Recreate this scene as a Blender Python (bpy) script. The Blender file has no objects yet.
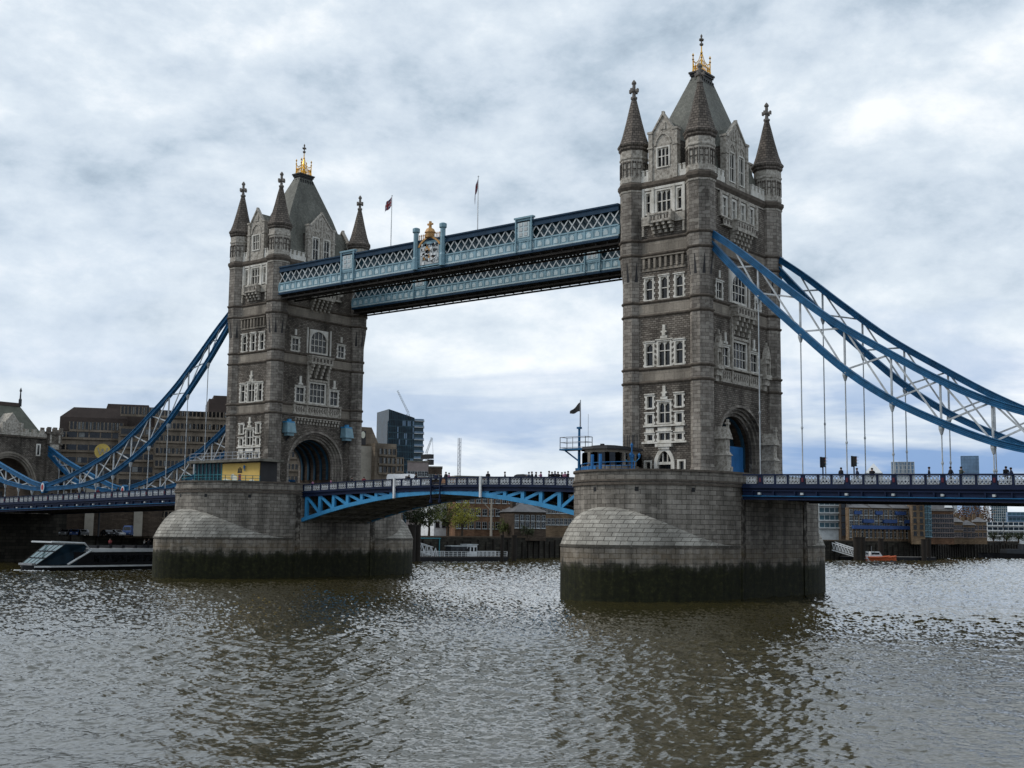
import bpy, bmesh, math, random
import numpy as np
from mathutils import Vector, Matrix
R = math.radians
scene = bpy.context.scene
C = scene.collection
random.seed(7)
# ------------------------------------------------------------------ camera
F, CAM = 1230.5, Vector((83.27, -145.06, 6.32))
YAW, PITCH, ROLL = R(-38.782), R(6.874), R(0.680)
fw = Vector((math.cos(PITCH)*math.sin(YAW), math.cos(PITCH)*math.cos(YAW), math.sin(PITCH)))
_rt = Vector((math.cos(YAW), -math.sin(YAW), 0)); _up = _rt.cross(fw)
rt = _rt*math.cos(ROLL)+_up*math.sin(ROLL); up = _up*math.cos(ROLL)-_rt*math.sin(ROLL)
cd = bpy.data.cameras.new('camera'); cam = bpy.data.objects.new('camera', cd); C.objects.link(cam)
cd.sensor_width = 36; cd.lens = F/1024*36; cd.clip_start = .5; cd.clip_end = 20000
m = Matrix((rt, up, -fw)).transposed().to_4x4(); m.translation = CAM
cam.matrix_world = m; scene.camera = cam
# ------------------------------------------------------------------ world, sun, exposure
SUN_EL, SUN_AZ = R(42), R(235)     # azimuth measured from +y towards +x
world = bpy.data.worlds.new('World'); scene.world = world; world.use_nodes = True
nt = world.node_tree; nt.nodes.clear()
def N(t, typ, loc=None, **kw):
    n = t.nodes.new(typ)
    for k, v in kw.items():
        if k == 'inp':
            for a, b in v.items(): n.inputs[a].default_value = b
        else: setattr(n, k, v)
    return n
def ramp(t, pts, interp='LINEAR'):
    n = t.nodes.new('ShaderNodeValToRGB'); e = n.color_ramp.elements; n.color_ramp.interpolation = interp
    while len(e) < len(pts): e.new(.5)
    for i, (p, c) in enumerate(pts):
        e[i].position = p; e[i].color = (c, c, c, 1) if not hasattr(c, '__len__') else (*c, 1)
    return n
def math_(t, op, a, b=None, c=None):
    n = t.nodes.new('ShaderNodeMath'); n.operation = op
    for i, v in enumerate((a, b, c)):
        if v is None: continue
        if isinstance(v, (int, float)): n.inputs[i].default_value = v
        else: t.links.new(v, n.inputs[i])
    return n.outputs[0]
def mix(t, f, a, b, blend='MIX'):
    n = t.nodes.new('ShaderNodeMix'); n.data_type = 'RGBA'; n.blend_type = blend
    for s, v in ((n.inputs[0], f), (n.inputs[6], a), (n.inputs[7], b)):
        if isinstance(v, (int, float)): s.default_value = v
        elif isinstance(v, tuple): s.default_value = (*v, 1) if len(v) == 3 else v
        else: t.links.new(v, s)
    return n.outputs[2]
def noise(t, vec, scale, detail=4, rough=.55, dist=0.0, out=0):
    n = t.nodes.new('ShaderNodeTexNoise'); n.inputs['Scale'].default_value = scale
    n.inputs['Detail'].default_value = detail; n.inputs['Roughness'].default_value = rough
    n.inputs['Distortion'].default_value = dist
    if vec is not None: t.links.new(vec, n.inputs['Vector'])
    return n.outputs[out]
def vmul(t, vec, s, add=(0, 0, 0)):
    n = t.nodes.new('ShaderNodeVectorMath'); n.operation = 'MULTIPLY_ADD'
    t.links.new(vec, n.inputs[0]); n.inputs[1].default_value = s; n.inputs[2].default_value = add
    return n.outputs[0]
tc = N(nt, 'ShaderNodeTexCoord')
sky = N(nt, 'ShaderNodeTexSky', sky_type='NISHITA'); sky.sun_disc = False
sky.sun_elevation = SUN_EL; sky.sun_rotation = SUN_AZ
sx = N(nt, 'ShaderNodeSeparateXYZ'); nt.links.new(tc.outputs['Generated'], sx.inputs[0])
zc = math_(nt, 'MAXIMUM', sx.outputs[2], 0.0)
den = math_(nt, 'ADD', zc, 0.26)
px_ = math_(nt, 'DIVIDE', sx.outputs[0], den); py_ = math_(nt, 'DIVIDE', sx.outputs[1], den)
cv = N(nt, 'ShaderNodeCombineXYZ'); nt.links.new(px_, cv.inputs[0]); nt.links.new(py_, cv.inputs[1])
pl = vmul(nt, cv.outputs[0], (1, 1, 1), (3.1, 1.7, 0))
sv = vmul(nt, tc.outputs['Generated'], (1, 1, 1.75), (.62, .31, .17))
sv2 = vmul(nt, tc.outputs['Generated'], (1, 1, 1.75), (.62, .31, .215))
big = noise(nt, sv, 3.3, 12, .60, .12); big2 = noise(nt, sv2, 3.3, 12, .60, .12)
fine = noise(nt, sv, 10.5, 12, .64, .2)
wide = noise(nt, pl, .55, 3, .5, .1)
body = math_(nt, 'ADD', math_(nt, 'ADD', math_(nt, 'MULTIPLY', big, .54), math_(nt, 'MULTIPLY', fine, .24)), math_(nt, 'MULTIPLY', wide, .22))
# sunlit tops and grey undersides of the cloud lumps
body = math_(nt, 'ADD', body, math_(nt, 'MULTIPLY', math_(nt, 'SUBTRACT', big, big2), .55))
SC = 10.4
def s_(r, g, b):
    l = lambda c: ((c/255+.055)/1.055)**2.4 if c > 10 else c/255/12.92
    return (l(r)*SC, l(g)*SC, l(b)*SC)
shade = ramp(nt, [(.30, s_(146, 162, 178)), (.39, s_(176, 191, 205)), (.455, s_(197, 209, 221)), (.53, s_(213, 223, 232)), (.63, s_(240, 244, 247))])
nt.links.new(body, shade.inputs[0])
# gaps low over the horizon where the blue shows between the cloud sheets
gap = noise(nt, vmul(nt, tc.outputs['Generated'], (2.2, 2.2, 13.0), (.35, .2, .55)), 1.25, 6, .55, .4)
gm = ramp(nt, [(.45, 0.0), (.57, 1.0)]); nt.links.new(gap, gm.inputs[0])
low = ramp(nt, [(.0, 1.0), (.07, .85), (.15, .25), (.27, 0.0)]); nt.links.new(zc, low.inputs[0])
# more of the gap opens towards the east side of the river
east = ramp(nt, [(.30, .25), (.62, 1.0)])
nt.links.new(math_(nt, 'ADD', math_(nt, 'MULTIPLY', sx.outputs[0], .5), 0.8), east.inputs[0])
gf = math_(nt, 'MULTIPLY', math_(nt, 'MULTIPLY', gm.outputs[0], low.outputs[0]), math_(nt, 'MULTIPLY', east.outputs[0], .95))
bl = mix(nt, .3, sky.outputs[0], tuple(s_(104, 146, 198)))
pale = ramp(nt, [(.0, .26), (.12, .12), (.22, 0.0)]); nt.links.new(zc, pale.inputs[0])
col = mix(nt, gf, mix(nt, pale.outputs[0], shade.outputs[0], s_(246, 249, 252)), s_(100, 142, 196))
col = mix(nt, .06, col, sky.outputs[0])
bg = N(nt, 'ShaderNodeBackground'); bg.inputs['Strength'].default_value = .1
nt.links.new(col, bg.inputs[0])
wo = N(nt, 'ShaderNodeOutputWorld'); nt.links.new(bg.outputs[0], wo.inputs[0])
sd = bpy.data.lights.new('sun', 'SUN'); sd.energy = 1.5; sd.angle = R(12); sd.color = (1, .95, .88)
so = bpy.data.objects.new('sun', sd); C.objects.link(so)
sdir = Vector((math.sin(SUN_AZ)*math.cos(SUN_EL), math.cos(SUN_AZ)*math.cos(SUN_EL), math.sin(SUN_EL)))
so.rotation_euler = sdir.to_track_quat('Z', 'Y').to_euler()
vs = scene.view_settings; vs.view_transform = 'Standard'; vs.look = 'None'; vs.exposure = .18; vs.gamma = 1
# ------------------------------------------------------------------ materials
MT = {}
def newmat(name):
    mm = bpy.data.materials.new(name); mm.use_nodes = True; t = mm.node_tree
    b = t.nodes['Principled BSDF']; MT[name] = mm
    return mm, t, b
def plain(name, col, rough=.6, metal=0, var=.12, scale=.6, spec=.3):
    mm, t, b = newmat(name)
    g = N(t, 'ShaderNodeNewGeometry')
    n1 = noise(t, g.outputs['Position'], scale, 6, .65)
    r = ramp(t, [(.3, tuple(c*(1-var*2) for c in col)), (.7, tuple(min(1, c*(1+var)) for c in col))])
    t.links.new(n1, r.inputs[0]); t.links.new(r.outputs[0], b.inputs['Base Color'])
    b.inputs['Roughness'].default_value = rough; b.inputs['Metallic'].default_value = metal
    b.inputs['Specular IOR Level'].default_value = spec
    return mm
def wall_uv(t):
    g = N(t, 'ShaderNodeNewGeometry')
    cr = N(t, 'ShaderNodeVectorMath', operation='CROSS_PRODUCT'); cr.inputs[0].default_value = (0, 0, 1)
    t.links.new(g.outputs['True Normal'], cr.inputs[1])
    nm = N(t, 'ShaderNodeVectorMath', operation='NORMALIZE'); t.links.new(cr.outputs[0], nm.inputs[0])
    dt = N(t, 'ShaderNodeVectorMath', operation='DOT_PRODUCT')
    t.links.new(g.outputs['Position'], dt.inputs[0]); t.links.new(nm.outputs[0], dt.inputs[1])
    sp = N(t, 'ShaderNodeSeparateXYZ'); t.links.new(g.outputs['Position'], sp.inputs[0])
    cb = N(t, 'ShaderNodeCombineXYZ'); t.links.new(dt.outputs['Value'], cb.inputs[0]); t.links.new(sp.outputs[2], cb.inputs[1])
    return cb.outputs[0], g.outputs['Position'], sp.outputs[2]
def masonry(name, c1, c2, mortar, bw, bh, ms=.03, stain=.5, bump=.3, rough=.85, uvmap=False, moss=False, off=.5, patch=None):
    mm, t, b = newmat(name)
    uv, pos, z = wall_uv(t)
    if uvmap: uv = N(t, 'ShaderNodeUVMap').outputs[0]
    wob = noise(t, pos, 1.3, 3, .6, 0, 1)
    wv = N(t, 'ShaderNodeVectorMath', operation='MULTIPLY_ADD'); t.links.new(wob, wv.inputs[0])
    wv.inputs[1].default_value = (.05, .05, 0); t.links.new(uv, wv.inputs[2])
    br = N(t, 'ShaderNodeTexBrick'); br.offset = off; t.links.new(wv.outputs[0], br.inputs['Vector'])
    for k, v in {'Scale': 1, 'Mortar Size': ms, 'Mortar Smooth': .3, 'Brick Width': bw, 'Row Height': bh, 'Bias': 0}.items(): br.inputs[k].default_value = v
    br.inputs['Color1'].default_value = (*c1, 1); br.inputs['Color2'].default_value = (*c2, 1); br.inputs['Mortar'].default_value = (*mortar, 1)
    # large weather stains and streaks that run down the stone
    st = noise(t, vmul(t, pos, (1, 1, .25)), .35, 8, .65)
    sr = ramp(t, [(.32, 1-stain), (.62, 1.15)]); t.links.new(st, sr.inputs[0])
    gr = noise(t, pos, 5.5, 6, .7)
    grr = ramp(t, [(.25, .72), (.75, 1.22)]); t.links.new(gr, grr.inputs[0])
    c = mix(t, 1.0, br.outputs[0], sr.outputs[0], 'MULTIPLY'); c = mix(t, 1.0, c, grr.outputs[0], 'MULTIPLY')
    if patch:
        pn = noise(t, vmul(t, uv, (1/bw*.6, 1/bh*.6, 1)), 1, 1, .5)
        pr = ramp(t, [(.6, 0.0), (.66, .6)]); t.links.new(pn, pr.inputs[0]); c = mix(t, pr.outputs[0], c, patch)
    if moss:
        zz = math_(t, 'ADD', z, math_(t, 'MULTIPLY', noise(t, vmul(t, pos, (1, 1, .8)), .8, 8, .62), 3.4))
        mr = ramp(t, [(.0, 1.0), (.44, 1.0), (.52, .85), (.595, .0)])
        t.links.new(math_(t, 'DIVIDE', zz, 8.2), mr.inputs[0])
        mossn = noise(t, pos, 1.6, 6, .7)
        mc = ramp(t, [(.3, (.009, .010, .006)), (.55, (.021, .022, .009)), (.75, (.055, .055, .02))]); t.links.new(mossn, mc.inputs[0])
        c = mix(t, mr.outputs[0], c, mc.outputs[0])
        # rust brown tide line above the weed
        tr = ramp(t, [(.54, 0.0), (.64, .4), (.76, .12), (.92, 0.0)]); t.links.new(math_(t, 'DIVIDE', zz, 8.2), tr.inputs[0])
        c = mix(t, tr.outputs[0], c, (.17, .12, .06))
        dr = noise(t, vmul(t, pos, (1.0, 1.0, .05)), 1.1, 4, .6)
        drr = ramp(t, [(.40, .45), (.55, 1.0)]); t.links.new(dr, drr.inputs[0]); c = mix(t, .55, c, mix(t, 1.0, c, drr.outputs[0], 'MULTIPLY'))
    t.links.new(c, b.inputs['Base Color']); b.inputs['Roughness'].default_value = rough; b.inputs['Specular IOR Level'].default_value = .2
    if bump:
        bp = N(t, 'ShaderNodeBump'); bp.inputs['Strength'].default_value = bump; bp.inputs['Distance'].default_value = .12
        inv = math_(t, 'SUBTRACT', 1.0, br.outputs['Fac']); hh = math_(t, 'ADD', inv, math_(t, 'MULTIPLY', gr, .9))
        t.links.new(hh, bp.inputs['Height']); t.links.new(bp.outputs[0], b.inputs['Normal'])
    return mm
masonry('ashlar', (.195, .171, .148), (.340, .308, .268), (.085, .072, .060), .95, .46, .026, .68, .35, patch=(.31, .285, .25))
masonry('rubble', (.125, .107, .091), (.28, .249, .212), (.088, .074, .062), .58, .27, .04, .68, .9)
masonry('band_stone', (.225, .198, .165), (.30, .265, .220), (.14, .12, .10), 1.5, .9, .02, .5, .2)
masonry('pier_stone', (.215, .193, .165), (.335, .305, .265), (.065, .056, .047), 1.25, .58, .032, .58, .5, uvmap=True, moss=True, patch=(.33, .30, .26))
masonry('cap_stone', (.28, .262, .228), (.41, .388, .342), (.10, .09, .075), 1.35, .5, .04, .5, .4, uvmap=True)
masonry('spire_stone', (.105, .090, .077), (.185, .158, .134), (.045, .038, .033), .55, .38, .04, .45, .6)
masonry('slate', (.115, .116, .100), (.175, .175, .150), (.085, .09, .078), .35, .28, .02, .42, .25, rough=.6)
masonry('red_brick', (.150, .078, .045), (.24, .135, .078), (.11, .08, .06), .9, .3, .03, .45, .3)
masonry('brown_brick', (.15, .10, .062), (.24, .17, .105), (.11, .085, .06), .9, .3, .03, .45, .3)
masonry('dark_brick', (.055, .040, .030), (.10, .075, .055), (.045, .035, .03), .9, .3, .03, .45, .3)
masonry('hotel_concrete', (.165, .134, .102), (.235, .192, .148), (.08, .062, .048), 3.0, 1.3, .03, .45, .2)
masonry('river_wall', (.020, .018, .014), (.05, .045, .035), (.010, .010, .009), 1.6, .7, .05, .6, .4)
def portland():
    mm, t, b = newmat('portland_stone')
    g = N(t, 'ShaderNodeNewGeometry'); pos = g.outputs['Position']
    n1 = noise(t, vmul(t, pos, (1, 1, .5)), 1.1, 8, .7); n2 = noise(t, pos, 6, 5, .7)
    r = ramp(t, [(.28, (.16, .14, .115)), (.42, (.48, .455, .40)), (.58, (.70, .68, .63)), (.8, (.78, .76, .72))]); t.links.new(math_(t, 'ADD', math_(t, 'MULTIPLY', n1, .7), math_(t, 'MULTIPLY', n2, .3)), r.inputs[0])
    t.links.new(r.outputs[0], b.inputs['Base Color']); b.inputs['Roughness'].default_value = .85; b.inputs['Specular IOR Level'].default_value = .2
portland()
def grime(name, lo, hi, sc=2.2, rough=.85):
    mm, t, b = newmat(name)
    g = N(t, 'ShaderNodeNewGeometry'); pos = g.outputs['Position']
    r = ramp(t, [(.32, lo), (.68, hi)]); t.links.new(noise(t, pos, sc, 8, .7), r.inputs[0])
    t.links.new(r.outputs[0], b.inputs['Base Color']); b.inputs['Roughness'].default_value = rough; b.inputs['Specular IOR Level'].default_value = .2
grime('pale_carving', (.13, .11, .09), (.58, .545, .48), 2.6)
grime('moulding', (.055, .045, .037), (.15, .126, .103), 1.4)
grime('finial_stone', (.10, .09, .08), (.24, .22, .2), 3)
def glassy(name, col, rough=.12, spec=.5, var=.5, sc=.35):
    mm, t, b = newmat(name); g = N(t, 'ShaderNodeNewGeometry')
    r = ramp(t, [(.35, tuple(c*(1-var) for c in col)), (.65, tuple(c*(1+var) for c in col))]); t.links.new(noise(t, g.outputs['Position'], sc, 2, .5), r.inputs[0])
    t.links.new(r.outputs[0], b.inputs['Base Color']); b.inputs['Roughness'].default_value = rough; b.inputs['Specular IOR Level'].default_value = spec
glassy('window_glass', (.010, .011, .013), .1, .4, .7, 1.2)
glassy('blue_glass', (.03, .075, .10), .2, .3, .35, .2)
glassy('dark_glass', (.008, .020, .032), .25, .2)
glassy('hazy_glass', (.12, .20, .30), .25, .5, .25, .05)  # bluish tint stands in for distance haze on the far towers
glassy('boat_glass', (.07, .12, .13), .06, .7, .2)
plain('chain_blue', (.013, .105, .235), .5, 0, .2, .8, .22)
plain('truss_blue', (.035, .235, .46), .42, 0, .12, .8, .4)
plain('walkway_blue', (.19, .325, .39), .5, 0, .14, 1.2, .4)
plain('walkway_pale', (.42, .52, .55), .5, 0, .14, 1.2, .4)
plain('walkway_dark', (.014, .042, .080), .6, 0, .15, .9, .15)
plain('navy', (.005, .0125, .040), .55, 0, .15, .8, .18)  # deeper copy of the bridge blue, with shade put into the colour
plain('hoarding_blue', (.025, .15, .38), .6, 0, .12, .7)
plain('white_paint', (.66, .68, .69), .5, 0, .12, .9, .4)
plain('grey_white', (.44, .47, .48), .6, 0, .15, .7)
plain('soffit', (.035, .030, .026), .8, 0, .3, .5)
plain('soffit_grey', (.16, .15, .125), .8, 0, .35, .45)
plain('asphalt', (.05, .05, .05), .9); plain('paving', (.16, .15, .14), .9)
plain('black_iron', (.012, .012, .013), .5); plain('dark_metal', (.03, .034, .04), .5)
plain('gold', (.72, .40, .07), .28, 1, .25, 3); plain('gold_paint', (.50, .27, .09), .5, 0, .2, 2)
plain('red_paint', (.35, .03, .03), .5); plain('orange_paint', (.42, .09, .03), .5)
plain('teal_paint', (.04, .20, .24), .5)
plain('yellow_poster', (.62, .42, .11), .6, 0, .06, .5); plain('poster_cloud', (.62, .62, .52), .6)
plain('yellow_disc', (.55, .40, .10), .5)
plain('brace_grey', (.42, .45, .47), .6, 0, .2, 1.2); plain('panel_grey', (.38, .41, .44), .6, 0, .2, 1.5); plain('shield_red', (.09, .012, .025), .5); plain('curtain', (.22, .23, .23), .7); plain('rib_blue', (.010, .05, .085), .6, 0, .15, .8); plain('wood_pile', (.020, .016, .013), .9); plain('timber', (.09, .065, .045), .85)
plain('roof_dark', (.035, .034, .036), .7); plain('roof_slate', (.11, .11, .115), .6, 0, .2, .4); plain('copper_green', (.115, .12, .095), .7, 0, .25, .35)
plain('boat_black', (.009, .009, .011), .45, 0, .2, .5, .2); plain('boat_white', (.60, .62, .63), .35)
plain('hotel_red', (.062, .045, .038), .7); plain('concrete_pale', (.34, .31, .26), .8); plain('pinkish', (.25, .21, .20), .8)
plain('land', (.10, .095, .085), .95); plain('bark', (.05, .038, .028), .9); plain('van_white', (.72, .74, .76), .3, 0, .03, .4, .5)
plain('tyre', (.012, .012, .012), .9); plain('silver', (.35, .36, .38), .35, .6); plain('car_blue', (.03, .07, .20), .3); plain('car_black', (.012, .012, .014), .25)
plain('car_grey', (.12, .125, .13), .3); plain('car_red', (.28, .02, .02), .3)
plain('flag_red', (.17, .012, .02), .8); plain('flag_blue', (.012, .02, .10), .8); plain('flag_white', (.26, .25, .26), .8)  # flag colours darkened, backlit shade put into the cloth
plain('leaf_dark', (.030, .045, .014), .6, 0, .5, 1.2); plain('leaf_mid', (.10, .125, .025), .6, 0, .5, 1.2); plain('leaf_yellow', (.32, .31, .05), .6, 0, .45, 1.2); plain('leaf_russet', (.11, .055, .028), .7, 0, .4, 1.0)
plain('skin', (.42, .26, .19), .6); plain('hair', (.02, .014, .01), .6)
for i, c in enumerate([(.012, .012, .016), (.03, .04, .08), (.22, .03, .04), (.30, .29, .27), (.05, .06, .05), (.30, .12, .22)]): plain('cloth%d' % i, c, .85)
MT_NAMES = None
# ------------------------------------------------------------------ mesh builder
ORG = {}
def tag(o, label=None, cat=None, group=None, kind=None):
    if label: o['label'] = label
    if cat: o['category'] = cat
    if group: o['group'] = group
    if kind: o['kind'] = kind
    return o
def empty(name, loc=(0, 0, 0), label=None, cat=None, group=None, rz=0):
    o = bpy.data.objects.new(name, None); C.objects.link(o); o.location = loc; o.rotation_euler = (0, 0, rz)
    o.empty_display_size = .5
    ORG[o.name] = Vector(loc); return tag(o, label, cat, group)
class MB:
    def __init__(s): s.v = []; s.f = []; s.m = []; s.uv = {}
    def add(s, vs, fs, m=0):
        b = len(s.v); s.v += [tuple(v) for v in vs]
        for f in fs: s.f.append(tuple(i+b for i in f)); s.m.append(m)
        return s
    def quad(s, a, b, c, d, m=0): return s.add((a, b, c, d), ((0, 1, 2, 3),), m)
    def poly(s, pts, m=0): return s.add(pts, (tuple(range(len(pts))),), m)
    def hexa(s, p, m=0):   # p: 8 points, bottom ring then top ring
        return s.add(p, ((3, 2, 1, 0), (4, 5, 6, 7), (0, 1, 5, 4), (1, 2, 6, 5), (2, 3, 7, 6), (3, 0, 4, 7)), m)
    def box(s, x0, x1, y0, y1, z0, z1, m=0):
        return s.hexa(((x0, y0, z0), (x1, y0, z0), (x1, y1, z0), (x0, y1, z0), (x0, y0, z1), (x1, y0, z1), (x1, y1, z1), (x0, y1, z1)), m)
    def prism(s, poly, z0, z1, m=0, top=None, cap=True):
        n = len(poly); tp = top or poly
        vs = [(x, y, z0) for x, y in poly]+[(x, y, z1) for x, y in tp]
        fs = [(i, (i+1) % n, n+(i+1) % n, n+i) for i in range(n)]
        if cap: fs += [tuple(range(n))[::-1], tuple(range(n, 2*n))]
        return s.add(vs, fs, m)
    def bar(s, a, b, w, h=None, m=0, upv=(0, 0, 1)):
        a = Vector(a); b = Vector(b); h = h or w; d = (b-a).normalized(); u = Vector(upv)
        if abs(d.dot(u)) > .98: u = Vector((0, 1, 0))
        sd_ = d.cross(u).normalized()*w/2; uu = sd_.normalized().cross(d).normalized()*h/2
        p = [a-sd_-uu, a+sd_-uu, a+sd_+uu, a-sd_+uu, b-sd_-uu, b+sd_-uu, b+sd_+uu, b-sd_+uu]
        return s.add(p, ((0, 1, 2, 3), (7, 6, 5, 4), (0, 4, 5, 1), (1, 5, 6, 2), (2, 6, 7, 3), (3, 7, 4, 0)), m)
    def tube(s, pts, rad, n=8, m=0, cap=True):
        pts = [Vector(p) for p in pts]; rings = []
        for i, p in enumerate(pts):
            d = (pts[min(i+1, len(pts)-1)]-pts[max(i-1, 0)]).normalized()
            u = Vector((0, 0, 1)) if abs(d.z) < .9 else Vector((1, 0, 0))
            a = d.cross(u).normalized(); b = a.cross(d).normalized(); r = rad[i] if hasattr(rad, '__len__') else rad
            rings.append([p+a*r*math.cos(2*math.pi*k/n)+b*r*math.sin(2*math.pi*k/n) for k in range(n)])
        vs = [q for r_ in rings for q in r_]; fs = []
        for i in range(len(pts)-1):
            for k in range(n): fs.append((i*n+k, i*n+(k+1) % n, (i+1)*n+(k+1) % n, (i+1)*n+k))
        if cap: fs += [tuple(range(n)), tuple(range(len(vs)-n, len(vs)))[::-1]]
        return s.add(vs, [f[::-1] for f in fs], m)
    def lathe(s, cx, cy, prof, n=8, m=0, ph=None, sq=(1, 1)):
        ph = math.pi/n if ph is None else ph; vs = []; fs = []
        for r, z in prof:
            for k in range(n):
                a = ph+2*math.pi*k/n; vs.append((cx+r*sq[0]*math.cos(a), cy+r*sq[1]*math.sin(a), z))
        for i in range(len(prof)-1):
            for k in range(n): fs.append((i*n+k, i*n+(k+1) % n, (i+1)*n+(k+1) % n, (i+1)*n+k))
        fs += [tuple(range(n))[::-1], tuple(range(len(vs)-n, len(vs)))]
        return s.add(vs, fs, m)
    def build(s, name, mats, parent=None, smooth=False, org=None, label=None, cat=None, group=None, kind=None):
        if isinstance(mats, str): mats = [mats]
        me = bpy.data.meshes.new(name)
        o0 = ORG[parent.name] if parent is not None else Vector(org or (0, 0, 0))
        me.from_pydata([(x-o0.x, y-o0.y, z-o0.z) for x, y, z in s.v], [], s.f)
        for k in mats: me.materials.append(MT[k])
        me.polygons.foreach_set('material_index', s.m)
        if s.uv:
            ul = me.uv_layers.new(name='UVMap')
            for p in me.polygons:
                uvs = s.uv.get(p.index)
                if uvs:
                    for li, q in zip(p.loop_indices, uvs): ul.data[li].uv = q
        if smooth: me.polygons.foreach_set('use_smooth', [True]*len(me.polygons))
        me.update()
        o = bpy.data.objects.new(name, me); C.objects.link(o)
        if parent is not None: o.parent = parent
        else: o.location = o0
        ORG[o.name] = o0
        return tag(o, label, cat, group, kind)
def dup(o, parent=None, loc=None, rz=None, label=None):
    c = o.copy(); C.objects.link(c); c.parent = parent; ORG[c.name] = ORG[o.name]
    if loc is not None: c.location = loc
    if rz is not None: c.rotation_euler = (0, 0, rz)
    if label: c['label'] = label
    for ch in [q for q in KIDS.get(o.name, [])]: 
        k = dup(ch, c); KIDS.setdefault(c.name, []).append(k)
    return c
KIDS = {}
def index_kids(root):
    for ch in root.children: KIDS.setdefault(root.name, []).append(ch); index_kids(ch)
def ray(u, v): return (fw+rt*((u-512)/F)-up*((v-384)/F))
def pt(u, v, D):
    d = ray(u, v); return CAM+d*(D/math.hypot(d.x, d.y))
def lerp(a, b, t): return a+(b-a)*t
def pw(pts, x):
    for (x0, y0), (x1, y1) in zip(pts, pts[1:]):
        if x <= x1: return lerp(y0, y1, (x-x0)/(x1-x0))
    return pts[-1][1]
# ------------------------------------------------------------------ water and land
WZ = -1.45
def water():
    rng = np.random.default_rng(3)
    rad = [37.0]
    while rad[-1] < 1500: rad.append(rad[-1]*(1.0016 if rad[-1] < 95 else 1.0031 if rad[-1] < 850 else 1.012))
    rad = np.array(rad); na = 1080
    az = YAW+np.linspace(-R(38), R(38), na)
    A, D = np.meshgrid(az, rad)
    X = CAM.x+D*np.sin(A); Y = CAM.y+D*np.cos(A)
    un = np.zeros_like(X); cell = np.maximum(D*np.where(D < 95, .0016, np.where(D < 850, .0031, .012)), D*.0012)
    H = np.zeros_like(X); DX = np.zeros_like(X); DY = np.zeros_like(X)
    patch = .75+.35*np.sin(X*.051+1.3*np.sin(Y*.037))+.25*np.sin(Y*.083+X*.029+2)
    for i in range(64):
        lam = .24*(5.5/.24)**(rng.random()**1.25); k = 2*np.pi/lam
        th = R(205)+rng.normal()*.85; kx, ky = k*np.cos(th), k*np.sin(th)
        a = .0062*lam**.82*(.7+.6*rng.random())
        fil = np.exp(-(cell/lam*1.7)**2); un += (a*k)**2/2*(1-fil**2)
        ph = rng.random()*6.283; arg = kx*X+ky*Y+ph+.9*np.sin(X*.07+i)+.9*np.sin(Y*.06+2*i)
        H += a*fil*np.sin(arg); q = a*fil*np.cos(arg)*.75
        DX += q*np.cos(th); DY += q*np.sin(th)
    H *= patch
    H += rng.standard_normal(X.shape)*np.minimum(cell, 1.4)*np.sqrt(un)*.40   # ripples finer than the mesh, as random facets
    fade = np.clip((1500-D)/300, 0, 1); H *= fade
    V = np.stack([X+DX*patch, Y+DY*patch, WZ+H], -1).reshape(-1, 3)
    nr = len(rad); idx = np.arange(nr*na).reshape(nr, na)
    q = np.stack([idx[:-1, :-1], idx[:-1, 1:], idx[1:, 1:], idx[1:, :-1]], -1).reshape(-1, 4)[:, ::-1]
    me = bpy.data.meshes.new('river_water')
    me.vertices.add(len(V)); me.vertices.foreach_set('co', V.astype(np.float32).ravel())
    me.loops.add(q.size); me.loops.foreach_set('vertex_index', q.astype(np.int32).ravel())
    me.polygons.add(len(q)); me.polygons.foreach_set('loop_start', np.arange(0, q.size, 4, dtype=np.int32))
    me.polygons.foreach_set('use_smooth', np.ones(len(q), bool))
    me.update(calc_edges=True)
    mm, t, b = newmat('water')
    g = N(t, 'ShaderNodeNewGeometry'); pos = g.outputs['Position']
    r = ramp(t, [(.3, (.030, .025, .008)), (.7, (.043, .036, .013))]); t.links.new(noise(t, pos, .04, 4, .6), r.inputs[0])
    t.links.new(r.outputs[0], b.inputs['Base Color']); b.inputs['Roughness'].default_value = .035; b.inputs['IOR'].default_value = 1.75
    rot = N(t, 'ShaderNodeVectorRotate', rotation_type='Z_AXIS'); rot.inputs['Angle'].default_value = R(25); t.links.new(pos, rot.inputs[0])
    n1 = noise(t, vmul(t, rot.outputs[0], (1.0, .55, 1)), 1.9, 6, .66, .5)
    n2 = noise(t, vmul(t, rot.outputs[0], (1.0, .6, 1)), 6.0, 4, .62, .3)
    # calmer and rougher patches of water
    pm = ramp(t, [(.35, .35), (.65, 1.0)]); t.links.new(noise(t, vmul(t, pos, (1, .5, 1)), .035, 5, .6, .8), pm.inputs[0])
    h = math_(t, 'MULTIPLY', math_(t, 'ADD', n1, math_(t, 'MULTIPLY', n2, .42)), pm.outputs[0])
    bp = N(t, 'ShaderNodeBump'); bp.inputs['Strength'].default_value = .4; bp.inputs['Distance'].default_value = .05
    t.links.new(h, bp.inputs['Height']); t.links.new(bp.outputs[0], b.inputs['Normal'])
    me.materials.append(mm)
    o = bpy.data.objects.new('river_water', me); C.objects.link(o); tag(o, 'brown rippled river water', kind='structure')
water()
BANK = [(-178, -420), (-178, -14), (-178, 14), (-172, 50), (-150, 104), (-147, 142), (-150, 176), (-112, 215), (-91, 240), (-80, 282), (-84, 350), (-80, 420), (-40, 620), (60, 900), (400, 1300)]
b = MB(); b.quad((-9000, -9000, -6), (9000, -9000, -6), (9000, 9000, -6), (-9000, 9000, -6))
b.build('ground', 'land', kind='structure', label='bare ground under the river')
b = MB(); LZ = 4.4
b.prism(BANK+[(9000, 1300), (9000, 9000), (-9000, 9000), (-9000, -420)], -5.5, LZ)
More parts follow.
